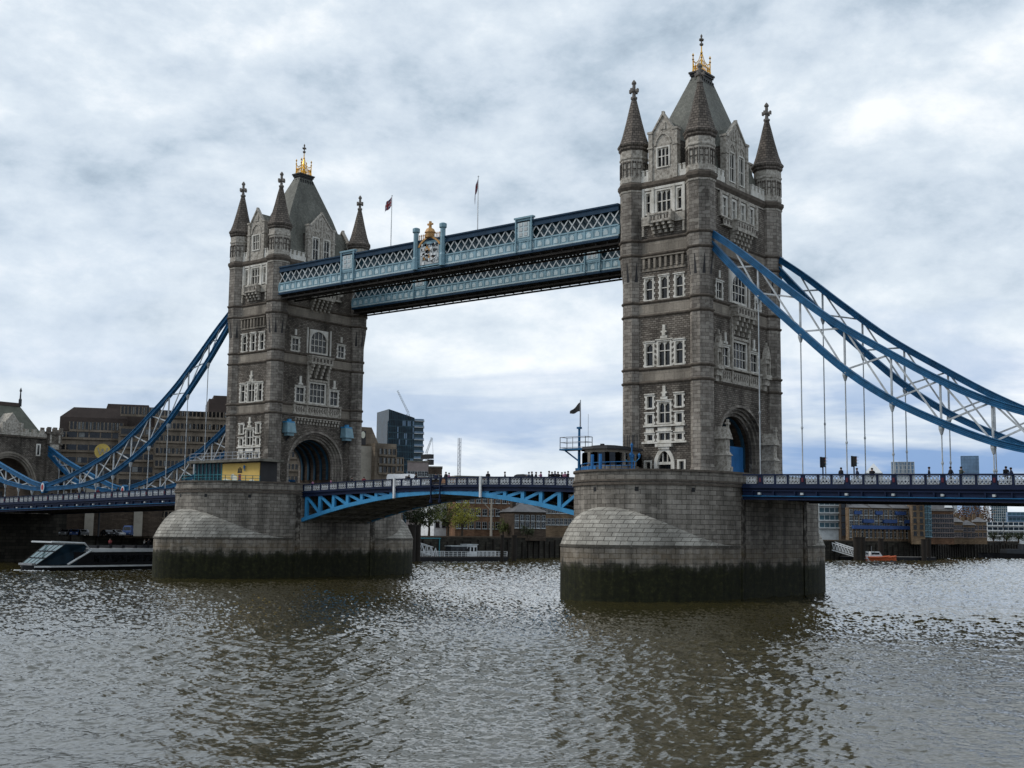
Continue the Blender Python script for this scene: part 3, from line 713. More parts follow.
    b.build('balcony', ['pale_carving', 'spire_stone'], root)
    # ---- niches with canopies beside the windows (land side only)
    if land_side:
        for s in (-1, 1):
            b = MB(); u = s*6.6
            S.prism(b, [(u-.7, 30.2), (u+.7, 30.2), (u, 32.0)], .2, .95); S.prism(b, [(u-.4, 29.6), (u-.25, 30.3), (u+.25, 30.3), (u+.4, 29.6)], .25, .8)
            for q in (-.6, .6): S.box(b, u+q-.1, u+q+.1, 28.0, 30.2, .0, .85)
            S.box(b, u-.8, u+.8, 27.4, 28.0, 0, 1.0); S.box(b, u-.6, u+.6, 26.6, 27.4, 0, .7); S.box(b, u-.4, u+.4, 25.9, 26.6, 0, .4)
            S.box(b, u-.12, u+.12, 31.9, 32.5, .45, .7)
            b.build('niche', 'pale_carving', root)
        for s in (-1, 1):  # tabernacle buttresses at the foot of the arch
            b = MB(); u = s*6.55; cx, cy = X+AX+KS+1.3, u
            b.box(cx-1.3, cx+.75, cy-.75, cy+.75, 12.9, 14.9); b.box(cx-1.3, cx+.6, cy-.6, cy+.6, 14.9, 16.3)
            b.prism([(cx-1.3, cy-.75), (cx+.8, cy-.75), (cx+.8, cy+.75), (cx-1.3, cy+.75)], 16.3, 16.75, 0, [(cx-1.3, cy-.5), (cx+.5, cy-.5), (cx+.5, cy+.5), (cx-1.3, cy+.5)])
            b.box(cx-1.3, cx+.45, cy-.5, cy+.5, 16.75, 18.4)
            b.prism([(cx-1.3, cy-.85), (cx+.75, cy-.85), (cx+.75, cy+.85), (cx-1.3, cy+.85)], 18.4, 20.0, 0, [(cx-1.3, cy-.04), (cx+.6, cy-.04), (cx+.6, cy+.04), (cx-1.3, cy+.04)])
            b.box(cx+.3, cx+.6, cy-.13, cy+.13, 19.6, 20.9); b.box(cx+.25, cx+.65, cy-.36, cy+.36, 20.25, 20.5)
            b.build('tabernacle', 'pale_carving', root)
    # ---- battlemented parapet
    for fc, hw, gap_ in ((W, AX-1.6, 2.1), (E, AX-1.6, 2.1), (S, AY-1.6, 3.7), (Nn, AY-1.6, 3.7)):
        for s in (-1, 1):
            b = MB(); a0, a1 = (gap_, hw) if s > 0 else (-hw, -gap_)
            fc.box(b, a0, a1, 52.7, 53.5, -.45, .12); n = 2 if hw < 5 else 4
            for i in range(n):
                l = (a1-a0)/n; fc.box(b, a0+l*(i+.22), a0+l*(i+.78), 53.502, 54.15, -.45, .12); fc.box(b, a0+l*(i+.17), a0+l*(i+.83), 54.152, 54.28, -.5, .18)
            b.build('battlement', 'portland_stone', root)
    # ---- gabled dormers
    for fc, hw, apex, sh, ridge_in, wins in ((W, 1.9, 61.3, 58.7, 5.6, 1), (E, 1.9, 61.3, 58.7, 5.6, 1), (S, 2.85, 61.8, 59.0, 3.4, 2), (Nn, 2.85, 61.8, 59.0, 3.4, 2)):
        b = MB(); wl = []; dq = .14 if wins == 1 else -.15
        if wins == 1: wl = [dict(u0=-1.05, u1=1.05, z0=54.2, z1=57.1, lights=3, trans=(.55,), fr=.2, quoin=False)]
        else: wl = [dict(u0=c-.85, u1=c+.85, z0=53.3, z1=57.6, lights=2, trans=(.48,), fr=.22, quoin=False) for c in (-1.3, 1.3)]
        holes_ = [hole(w['u0'], w['u1'], w['z0'], w['z1']) for w in wl]
        cells(b, fc, (-hw, hw), (52.6, 58.6), holes_, lambda z: 0, dq)
        b.poly([fc.p(-hw, 58.6, dq), fc.p(hw, 58.6, dq), fc.p(hw*.93, sh, dq), fc.p(.12, apex, dq), fc.p(-.12, apex, dq), fc.p(-hw*.93, sh, dq)])
        # raking coping, buttress pinnacles, blind arches
        for s in (-1, 1):
            fc.prism(b, [(0, apex+.05), (s*hw, sh-.05), (s*hw, sh+.3), (0, apex+.45)][::s], dq-.49, dq+.16)
            fc.box(b, s*hw-.3, s*hw+.3, 52.6, sh+.35, dq-.7, dq+.18); fc.box(b, s*hw-.42, s*hw+.42, sh+.352, sh+.65, dq-.8, dq+.28)
            fc.box(b, s*hw-.4, s*hw+.4, 57.0, 57.2, dq-.6, dq+.28)
        fc.box(b, -.16, .16, apex+.2, apex+.55, dq-.3, dq+.14)
        if wins == 1:
            pts = arch_pts(1.35, 57.3, 1.75, 10, 1.7); p2 = arch_pts(1.1, 57.3, 1.45, 10, 1.7)
            for i in range(10): fc.prism(b, [pts[i+1], p2[i+1], p2[i], pts[i]], dq-.04, dq+.14)
            fc.box(b, -.4, .4, 59.4, 60.3, dq-.04, dq+.11)
        else:
            for c in (-1.3, 1.3):
                pts = arch_pts(1.05, 57.5, 1.35, 10, 1.7); p2 = arch_pts(.85, 57.5, 1.1, 10, 1.7)
                for i in range(10): fc.prism(b, [(c+pts[i+1][0], pts[i+1][1]), (c+p2[i+1][0], p2[i+1][1]), (c+p2[i][0], p2[i][1]), (c+pts[i][0], pts[i][1])], dq-.04, dq+.14)
                fc.box(b, c-.12, c+.12, 57.9, 58.6, dq-.04, dq+.08)
            fc.box(b, -.16, .16, 52.6, 60.9, dq-.04, dq+.16)
            for c in (-1.3, -.65, .65, 1.3): fc.box(b, c-.12, c+.12, 59.2, 61.2-abs(c)*1.1, dq-.04, dq+.1)
        dm = b.build('dormer', 'pale_carving', root)
        for w in wl: window(fc, dm, dd=dq, depth=.34 if wins == 1 else .18, name='dormer_window', **w)
        rb = MB(); D = -ridge_in-1.5
        for s in (-1, 1):
            q = [fc.p(0, apex-.35, -.3), fc.p(s*hw*.98, sh-.75, -.3), fc.p(s*hw*.98, sh-.75, D), fc.p(0, apex-.35, D)]
            rb.quad(*(q if s < 0 else q[::-1])); q = [fc.p(s*hw*.95, 52.6, -.3), fc.p(s*hw*.95, sh-.75, -.3), fc.p(s*hw*.95, sh-.75, D), fc.p(s*hw*.95, 52.6, D)]; rb.quad(*q, 1)
        rb.build('dormer_roof', ['slate', 'spire_stone'], dm)
    # ---- main roof with its iron cresting and gilt crown
    b = MB(); lv = [(4.75, 8.7, 53.0), (4.3, 8.1, 54.6), (2.62, 4.95, 62.3), (.81, 1.47, 69.3)]
    for (a0, c0, z0), (a1, c1, z1) in zip(lv, lv[1:]): b.prism([(X-a0, -c0), (X+a0, -c0), (X+a0, c0), (X-a0, c0)], z0, z1, 0, [(X-a1, -c1), (X+a1, -c1), (X+a1, c1), (X-a1, c1)], cap=False)
    rf = b.build('roof', 'slate', root)
    b = MB()
    for a, c, z0, z1 in ((.85, 1.5, 69.1, 69.5), (.97, 1.65, 69.5, 69.8), (1.08, 1.8, 69.8, 70.05)): b.box(X-a, X+a, -c, c, z0, z1)
    for i in range(6):
        for s in (-1, 1):
            y = lerp(-1.4, 1.4, i/5); b.box(X+s*.95-.12, X+s*.95+.12, y-.12, y+.12, 68.3, 68.95)
    for i in range(3):
        for s in (-1, 1): x = X+lerp(-.7, .7, i/2); b.box(x-.12, x+.12, s*1.6-.14, s*1.6+.14, 68.3, 68.95)
    b.build('iron_cresting', 'black_iron', rf)
    b = MB()
    for sx_ in (-1, 1):
        for sy in (-1, 1):
            cx, cy = X+sx_*1.2, sy*2.1
            b.lathe(cx, cy, [(.3, 70.2), (.24, 70.6), (.16, 71.0), (.16, 72.3), (.3, 72.45), (.14, 72.6), (.1, 72.9), (.3, 73.1), (.05, 73.45)], 6)
            b.tube([(cx, cy, 72.2), (X+sx_*.8, sy*1.4, 71.9), (X+sx_*.42, sy*.75, 72.4), (X+sx_*.1, sy*.2, 73.6)], [.13, .1, .1, .08], 5)
            b.tube([(cx, cy, 70.7), (X+sx_*.6, sy*1.0, 71.7), (X+sx_*.15, sy*.3, 72.6)], .1, 5)
    for sy in (-1, 1):
        for i in range(5): u = lerp(-1.0, 1.0, i/4); b.lathe(X+u, sy*2.1, [(.12, 70.2), (.08, 71.1), (.18, 71.3), (.02, 71.7)], 5)
    for sx_ in (-1, 1):
        for i in range(7): u = lerp(-1.8, 1.8, i/6); b.lathe(X+sx_*1.2, u, [(.12, 70.2), (.08, 71.1), (.18, 71.3), (.02, 71.7)], 5)
    b.lathe(X, 0, [(.5, 70.2), (.32, 71.4), (.24, 72.6), (.2, 73.6), (.34, 73.8), (.16, 74.0), (.13, 74.9)], 8)
    b.v = [(X+(x-X)*.56, y*.56, 70.0+(z-70.2)*.9) for x, y, z in b.v]; b.build('gilt_crown', 'gold', rf)
    b = MB(); b.lathe(X, 0, [(.13, 74.85), (.28, 75.0), (.28, 75.2), (.1, 75.35), (.1, 75.6), (.34, 75.75), (.34, 75.95), (.1, 76.1), (.16, 76.5), (.02, 76.8)], 8)
    b.box(X-.08, X+.08, -.42, .42, 75.75, 75.95); b.v = [(x, y, 70.0+(z-70.2)*.9) for x, y, z in b.v]; b.build('crown_finial', 'finial_stone', rf)
    return root
make_tower(TX[0], 'nearer gothic stone bridge tower with suspension chains leaving its right side', True)
make_tower(TX[1], 'farther gothic stone bridge tower with two blue lamp boxes beside its road arch', False)
# ------------------------------------------------------------------ high level walkways
def walkway(y0, y1, label, crest):
    xa, xb = TX[1]+6.75, TX[0]-6.85
    root = empty('high_walkway', ((xa+xb)/2, (y0+y1)/2, 45.6), label, 'walkway', 'high level walkways')
    b = MB(); b.box(xa, xb, y0+.25, y1-.25, 45.55, 45.9, 1)
    n = 36
    for i in range(n+1):
        x = lerp(xa+.2, xb-.2, i/n); b.box(x-.09, x+.09, y0+.3, y1-.3, 45.25, 45.549, 1)
    for y in (y0+.35, y1-.35, (y0+y1)/2): b.box(xa, xb, y-.12, y+.12, 44.95, 45.2, 1)
    for i in range(n):
        xx0, xx1 = lerp(xa+.2, xb-.2, i/n), lerp(xa+.2, xb-.2, (i+1)/n); b.bar((xx0, y0+.4, 45.3), (xx1, y1-.4, 45.3), .1, .1, 1)
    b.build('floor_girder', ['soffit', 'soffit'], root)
    np_ = 49; w = (xb-xa)/np_
    for y, s in ((y0, -1), (y1, 1)):
        b = MB(); b.box(xa, xb, y-.06, y+.06, 45.9, 47.42, 0)
        b.box(xa, xb, y-.16, y+.16, 47.421, 47.62, 0); b.box(xa, xb, y-.2, y+.2, 45.62, 45.899, 2); b.box(xa, xb, y-.14, y+.14, 46.02, 46.2, 1)
        for i in range(np_+1): b.box(xa+i*w-.16, xa+i*w+.16, y-.12, y+.12, 46.2, 47.42, 0)
        for i in range(np_):
            x = xa+(i+.5)*w; Y0, Y1 = (y-.1, y-.061) if s < 0 else (y+.061, y+.1)
            b.box(x-.36, x+.36, Y0, Y1, 46.4, 46.95, 1); b.box(x-.2, x+.2, Y0, Y1, 46.951, 47.15, 1)
        b.build('fascia', ['walkway_blue', 'walkway_pale', 'walkway_dark'], root)
        b = MB()
        yy = y
        for i in range(np_):
            xl, xr = xa+i*w, xa+(i+1)*w
            b.bar((xl, yy-.03, 47.62), (xr, yy-.03, 49.45), .17, .06, 0, (0, 1, 0)); b.bar((xl, yy+.035, 49.45), (xr, yy+.035, 47.62), .17, .06, 0, (0, 1, 0))
        b.build('lattice', 'grey_white', root)
        b = MB(); b.box(xa, xb, y-.2, y+.2, 49.45, 49.62); b.box(xa, xb, y-.1, y+.1, 49.62, 50.2); b.box(xa, xb, y-.26, y+.26, 50.2, 50.42); b.build('top_chord', 'walkway_dark', root)
    b = MB(); b.box(xa, xb, y0+.2, y1-.2, 50.25, 50.4); b.build('roof', 'roof_slate', root)
    b = MB(); b.box(xa, xb, y0+.7, y1-.7, 47.0, 50.2); b.build('glazing', 'blue_glass', root)
    c = TX[1]/2
    for xc in (c-17.8, c+18.2):
        b = MB(); b.box(xc-1.5, xc+1.5, y0-.2, y0+.2, 47.63, 50.75, 0)
        for q in (-1.5, 1.3): b.box(xc+q, xc+q+.2, y0-.36, y0-.2, 45.9, 50.75, 0)
        b.box(xc-1.7, xc+1.7, y0-.4, y0+.25, 50.75, 51.0, 0); b.box(xc-1.05, xc+1.05, y0-.26, y0-.2, 48.0, 50.4, 1)
        for k in range(6): b.box(xc-.8+(k % 2)*.9, xc-.2+(k % 2)*.9, y0-.31, y0-.26, 48.2+(k//2)*.72, 48.7+(k//2)*.72, 2)
        b.build('panel_post', ['walkway_blue', 'walkway_pale', 'grey_white'], root)
    if crest:
        b = MB()
        for s in (-1, 1):
            x = c+s*2.75; b.lathe(x, y0-.25, [(.5, 45.9), (.5, 47.6), (.42, 47.8), (.42, 51.6), (.6, 51.75), (.6, 52.3), (.3, 52.45)], 8, 0)
        b.box(c-2.5, c+2.5, y0-.14, y0+.2, 45.95, 49.4, 0)
        pts = arch_pts(2.4, 49.4, 1.5, 12, 1.5)
        for (p0, q0), (p1, q1) in zip(pts, pts[1:]): b.hexa([(c+p1, y0-.12, 49.3), (c+p0, y0-.12, 49.3), (c+p0, y0+.1, 49.3), (c+p1, y0+.1, 49.3), (c+p1, y0-.12, q1), (c+p0, y0-.12, q0), (c+p0, y0+.1, q0), (c+p1, y0+.1, q1)], 0)
        cr = b.build('crest_panel', ['walkway_blue'], root)
        b = MB(); p0 = arch_pts(2.3, 49.3, 1.55, 12, 1.5); p1 = arch_pts(1.95, 49.3, 1.25, 12, 1.5)
        for i in range(12): b.hexa([(c+q[0], yy, q[1]) for yy in (y0-.32, y0-.12) for q in (p0[i+1], p1[i+1], p1[i], p0[i])])
        b.lathe(c, y0-.1, [(.75, 50.6), (.75, 51.3), (.9, 51.35), (.6, 51.9), (.25, 52.1), (.22, 53.1)], 8); b.box(c-.5, c+.5, y0-.25, y0+.05, 52.55, 52.8)
        for i in range(4):
            for s in (-1, 1): b.lathe(c+s*(1.15+i*.36), y0, [(.09, 50.2), (.07, 51.0), (.13, 51.1), (.02, 51.35)], 5)
        b.build('gilt_trim', 'gold_paint', cr)
        b = MB(); rr = random.Random(5)
        b.box(c-1.9, c+1.9, y0-.2, y0-.141, 46.5, 49.3, 0)
        for i in range(60):
            x, z = rr.uniform(-1.6, 1.6), rr.uniform(46.7, 49.6); s = rr.uniform(.1, .24); b.box(c+x-s, c+x+s, y0-.3, y0-.2, z-s, z+s, rr.choice((0, 3, 2, 0, 2, 1, 3)))
        b.build('carved_arms', ['grey_white', 'gold_paint', 'dark_metal', 'white_paint'], cr)
    return root
walkway(-10.4, -6.6, 'nearer blue lattice walkway high between the towers with a gilt crest at its middle', True)
walkway(6.6, 10.4, 'farther blue lattice walkway high between the towers seen under the nearer one', False)
def flag(x, y, z0, z1, label, fl, name='flagpole', rad=.09):
    root = empty(name, (x, y, z0), label, 'flag')
    b = MB(); b.tube([(x, y, z0), (x, y, z1)], [rad, rad*.55], 8); b.lathe(x, y, [(.12, z1), (.12, z1+.12), (.02, z1+.2)], 6); b.build('pole', 'white_paint', root)
    fl(root, x, y, z1)
def union(root, x, y, z, L=2.7, H=1.55, drop=.35, droop=0.0, dirx=-1):
    """flag cloth, waving away from its pole; the cross pattern is cut into its faces"""
    b = MB(); nx, nz = 30, 18; P_ = {}
    for i in range(nx+1):
        for j in range(nz+1):
            u, v = i/nx, j/nz
            P_[i, j] = (x+dirx*u*L*(1-droop*.55), y+.22*math.sin(u*7+v)*u, z-.15-H*(1-v)-drop*u-droop*u*u*1.7+.08*math.sin(u*9+1))
    for i in range(nx):
        for j in range(nz):
            u, v = (i+.5)/nx, (j+.5)/nz; a, c = abs(u-.5)*2, abs(v-.5)*2
            d1 = abs(abs(u-.5)*2-abs(v-.5)*2)
            mt = 0 if (a < .12 or c < .2) else (2 if (a < .2 or c < .34) else (0 if d1 < .09 else (2 if d1 < .2 else 1)))
            b.quad(P_[i, j], P_[i+1, j], P_[i+1, j+1], P_[i, j+1], mt)
    b.build('flag_cloth', ['flag_red', 'flag_blue', 'flag_white'], root, smooth=True)
flag(-51.4, -8.5, 50.3, 59.2, 'union flag blowing out left from the walkway pole nearer the farther tower', lambda r, x, y, z: union(r, x, y, z, 1.9, 1.5, .75, .2))
flag(-33.4, -8.5, 50.3, 59.2, 'limp union flag hanging down the walkway pole right of the gilt crest', lambda r, x, y, z: union(r, x, y, z, 1.6, 1.5, .9, 1.0))
# ------------------------------------------------------------------ suspension chains
UP = [(6.3, 44.9), (10.64, 41.6), (16.05, 37), (22.4, 31.9), (29.8, 27.05), (35.2, 23.75), (40.8, 20.95), (48.8, 18.2), (57, 15.9), (64.5, 14.5)]
LO = [(6.3, 43.55), (9.6, 39.85), (13.2, 36.0), (18.7, 30.7), (24.2, 25.7), (29.6, 21.9), (35.2, 19.0), (40.9, 16.6), (46, 15.3), (52, 14.4), (64.5, 13.9)]
SU = [(64.5, 14.5), (69, 15.3), (74, 16.7), (82.0, 19.2), (88, 21.3), (95.6, 24.6)]
SL = [(64.5, 13.9), (69, 14.1), (74, 14.7), (82.0, 16.2), (88, 18.9), (95.6, 23.4)]
def railz(d): return 13.75-.0185*(d-11)
def smooth_chord(pts, n):
    """Catmull-Rom through the measured points"""
    out = []
    for k in range(n+1):
        x = lerp(pts[0][0], pts[-1][0], k/n); i = max(0, min(len(pts)-2, next((j for j in range(len(pts)-1) if x <= pts[j+1][0]), len(pts)-2)))
        p0, p1, p2, p3 = pts[max(i-1, 0)], pts[i], pts[i+1], pts[min(i+2, len(pts)-1)]
        h = p2[0]-p1[0]; t = (x-p1[0])/h
        m1 = (p2[1]-p0[1])/(p2[0]-p0[0])*h; m2 = (p3[1]-p1[1])/(p3[0]-p1[0])*h
        out.append((x, (2*t**3-3*t*t+1)*p1[1]+(t**3-2*t*t+t)*m1+(-2*t**3+3*t*t)*p2[1]+(t**3-t*t)*m2))
    return out
def chain(X, s, y, label, short=False):
    xx = lambda d: X+s*d
    U, L_ = (SU, SL) if short else (UP, LO)
    root = empty('suspension_chain', (xx(U[0][0]), y, U[0][1]), label, 'chain', 'suspension chains')
    u, l = smooth_chord(U, 44), smooth_chord(L_, 44)
    for name, q in (('upper_chord', u), ('lower_chord', l)):
        b = MB()
        for hh, ww, off in ((.70, .40, 0), (.1, .74, .35), (.1, .74, -.35), (.07, .52, .10), (.07, .52, -.10)):
            rings = []
            for i, (d, z) in enumerate(q):
                d0, z0 = q[max(i-1, 0)]; d1, z1 = q[min(i+1, len(q)-1)]; T = Vector((d1-d0, 0, z1-z0)).normalized(); nn = Vector((-T.z, 0, T.x))
                c = Vector((d, 0, z))+nn*off
                rings.append([(xx(c.x+nn.x*k*hh/2), y+j*ww/2, c.z+nn.z*k*hh/2) for k, j in ((-1, -1), (-1, 1), (1, 1), (1, -1))])
            vs = [p for r_ in rings for p in r_]; fs = [(i*4+k, i*4+(k+1) % 4, i*4+4+(k+1) % 4, i*4+4+k) for i in range(len(q)-1) for k in range(4)]+[(0, 1, 2, 3), tuple(range(len(vs)-4, len(vs)))]
            if s < 0: fs = [f[::-1] for f in fs]
            b.add(vs, [f[::-1] for f in fs])
        b.build(name, 'chain_blue', root)
    nodes = [13.1+5.55*k for k in range(9)] if not short else [69.2, 74.5, 79.8, 85.1, 90.4]
    prev = None
    for d in nodes:
        zu, zl = pw(u, d), pw(l, d)
        if zu-zl > .9:
            b = MB(); b.bar((xx(d), y, zl), (xx(d), y, zu), .2, .22); b.build('vertical_strut', 'brace_grey', root)
    ends = [U[0][0]+3.4]+nodes+[U[-1][0]-2.5] if not short else [66.5]+nodes+[94]
    for d0, d1 in zip(ends, ends[1:]):
        b = MB()
        for k, (za, zb) in enumerate(((pw(u, d0), pw(l, d1)), (pw(l, d0), pw(u, d1)))):
            if abs(pw(u, d0)-pw(l, d0)) < 1.0 and abs(pw(u, d1)-pw(l, d1)) < 1.0: continue
            o = .09 if k else -.09; b.bar((xx(d0), y+o, za), (xx(d1), y+o, zb), .12, .2)
        if b.v: b.build('cross_brace', 'brace_grey', root)
    for d in nodes:
        zl = pw(l, d); zd = railz(d)-1.6
        if zl-zd < .5: continue
        b = MB(); r = .075; xq = xx(d)
        if zl-zd > 3: b.lathe(xq, y, [(.3, zl-.35), (.32, zl-.7), (.14, zl-1.3), (r, zl-1.4), (r, lerp(zl, zd, .62)+.25), (r+.08, lerp(zl, zd, .62)), (r, lerp(zl, zd, .62)-.25), (r, zd)][::-1], 8)
        else: b.lathe(xq, y, [(.3, zl-.3), (r, zl-.7), (r, zd)][::-1], 8)
        b.build('hanger', 'brace_grey', root)
    if not short:
        xq = xx(64.5); b = MB(); n = 20
        for r0, z_, w_, m_ in ((1.05, 14.25, .5, 0), (.78, 14.25, .56, 1), (.5, 14.25, .6, 2)):
            pts = [(xq+r0*.75*math.cos(2*math.pi*i/n), z_+r0*1.15*math.sin(2*math.pi*i/n)) for i in range(n)]
            vs = [(px, y+sgn*w_, pz) for sgn in (-1, 1) for px, pz in pts]
            b.add(vs, [tuple(range(n)), tuple(range(n, 2*n))[::-1]]+[(i, n+i, n+(i+1) % n, (i+1) % n) for i in range(n)], m_)
        b.build('link_boss', ['chain_blue', 'white_paint', 'red_paint'], root)
    return root
for y, w in ((-9.3, 'nearer'), (9.3, 'farther')):
    chain(TX[0], 1, y, w+' blue braced suspension chain falling right from the nearer tower')
    chain(TX[1], -1, y, w+' blue braced suspension chain falling left from the farther tower')
    chain(TX[1], -1, y, w+' short blue chain rising left to the gatehouse from the red boss', True)
    chain(TX[0], 1, y, w+' short chain beyond the low point of the right hand span', True)
# ------------------------------------------------------------------ lattice panels of the parapets
def panel_mesh(w, h):
    b = MB()
    for x in (-w/2, w/2-.06): b.box(x, x+.06, -.03, .03, 0, h)
    for z in (0, h-.07): b.box(-w/2+.06, w/2-.06, -.03, .03, z, z+.07)
    n = 3; c = (w-.12)/n
    for i in range(n):
        x0 = -w/2+.06+i*c
        for j in range(2):
            z0, z1 = .07+j*(h-.14)/2, .07+(j+1)*(h-.14)/2
            b.bar((x0, -.012, z0), (x0+c, -.012, z1), .085, .03, 0, (0, 1, 0)); b.bar((x0, .014, z1), (x0+c, .014, z0), .085, .03, 0, (0, 1, 0))
        b.box(x0+c*.3, x0+c*.7, -.035, .035, h*.36, h*.64)
    return b
panel_src = {}
def panels(parent, key, w, h, locs):
    for loc in locs:
        if key not in panel_src:
            o = panel_mesh(w, h).build('lattice_panel', 'panel_grey', parent, org=None); 
            # mesh was shifted by the parent's origin: keep it centred and place by location
            o.data.transform(Matrix.Translation(ORG[parent.name])); panel_src[key] = o
        else:
            o = panel_src[key].copy(); C.objects.link(o); o.parent = parent; ORG[o.name] = ORG[parent.name]
        o.location = Vector(loc)-ORG[parent.name]
# ------------------------------------------------------------------ side spans
def side_span(X, s, label):
    root = empty('side_span', (X+s*50, 0, 12), label, 'bridge deck', 'side spans')
    d0, d1 = 10.75 if s > 0 else 10.15, 92.5
    hw = 9.3
    def zz(d): return railz(d)
    n = 15; step = 5.55; ds = [d0]+[13.1+step*k for k in range(15) if 13.1+step*k < d1-1]+[d1]
    def seg(b, a, c, y0, y1, o0, o1, m=0):
        xa, xc = X+s*a, X+s*c
        if s < 0: xa, xc, a, c = xc, xa, c, a
        b.hexa([(xa, y0, zz(a)+o0), (xc, y0, zz(c)+o0), (xc, y1, zz(c)+o0), (xa, y1, zz(a)+o0), (xa, y0, zz(a)+o1), (xc, y0, zz(c)+o1), (xc, y1, zz(c)+o1), (xa, y1, zz(a)+o1)], m)
    b = MB()
    seg(b, d0, d1, -8.9, 8.9, -1.75, -1.1, 0); seg(b, d0, d1, -9.1, -5.6, -1.098, -.95, 1); seg(b, d0, d1, 5.6, 9.1, -1.098, -.95, 1)
    b.build('road_deck', ['asphalt', 'paving'], root)
    b = MB()
    for k in range(26): seg(b, d0+2+k*3.1, d0+2.3+k*3.1, -.06, .06, -1.096, -1.092)
    b.build('lane_marking', 'white_paint', root)
    b = MB()
    for k in range(len(ds)-1):
        for y in (-8.9, -3, 3, 8.5): seg(b, ds[k], ds[k+1], y-.2, y+.2, -3.0, -1.76, 0)
        q = ds[k+1]; seg(b, q-.3, q, -8.7, 8.7, -2.9, -1.77, 0)
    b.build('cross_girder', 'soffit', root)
    for y, sg in ((-hw, -1), (hw, 1)):
        b = MB(); yo = lambda a, c: (y-c, y-a) if sg < 0 else (y+a, y+c)
        seg(b, d0, d1, *yo(-.3, .12), -3.0, -1.7, 0); seg(b, d0, d1, *yo(-.2, .42), -1.72, -1.45, 0); seg(b, d0, d1, *yo(-.2, .36), -2.72, -2.62, 1); seg(b, d0, d1, *yo(-.35, .46), -3.12, -3.001, 0)
        seg(b, d0, d1, *yo(-.3, .3), -2.08, -1.95, 0)
        k = 0
        while d0+1.4+k*2.775 < d1: 
            q = d0+1.4+k*2.775; seg(b, q-.09, q+.09, *yo(.12, .34), -2.61, -2.1, 0); k += 1
        b.build('edge_girder', ['navy', 'chain_blue'], root)
        b = MB()
        for q in ds[1:-1]: seg(b, q-.16, q+.16, *yo(.14, .46), -2.5, -2.25, 0)
        b.build('girder_boss', 'grey_white', root, kind='stuff')
        b = MB(); seg(b, d0, d1, *yo(-.12, .16), -.18, 0, 0); seg(b, d0, d1, *yo(-.1, .14), -1.45, -1.2, 0)
        locs = []
        for k in range(len(ds)-1):
            l = ds[k+1]-ds[k]; m_ = 3 if l > 4 else (1 if l > 1.5 else 0)
            seg(b, ds[k+1]-.28, ds[k+1]+.28, *yo(-.12, .12), -1.2, -.18, 0)
            w = (l-.56)/3 if l > 4 else 1.66
            for i in range(m_):
                c = ds[k]+.28+w*(i+.5); locs.append((X+s*c, y, zz(c)-1.17))
                if i: seg(b, c-w/2-.12, c-w/2+.12, *yo(-.1, .1), -1.2, -.18, 0)
        par = b.build('parapet', 'navy', root)
        b = MB()
        for q in ds[1:-1]: seg(b, q-.13, q+.13, *yo(.121, .17), -.95, -.45, 0)
        b.build('shield', 'shield_red', par, kind='stuff')
        panels(par, 'side', 1.36, .96, locs)
    return root
side_span(TX[0], 1, 'right hand bridge deck with a shade-darkened blue parapet leading off from the nearer tower')
side_span(TX[1], -1, 'left hand bridge deck with a shade-darkened blue parapet between farther tower and gatehouse')
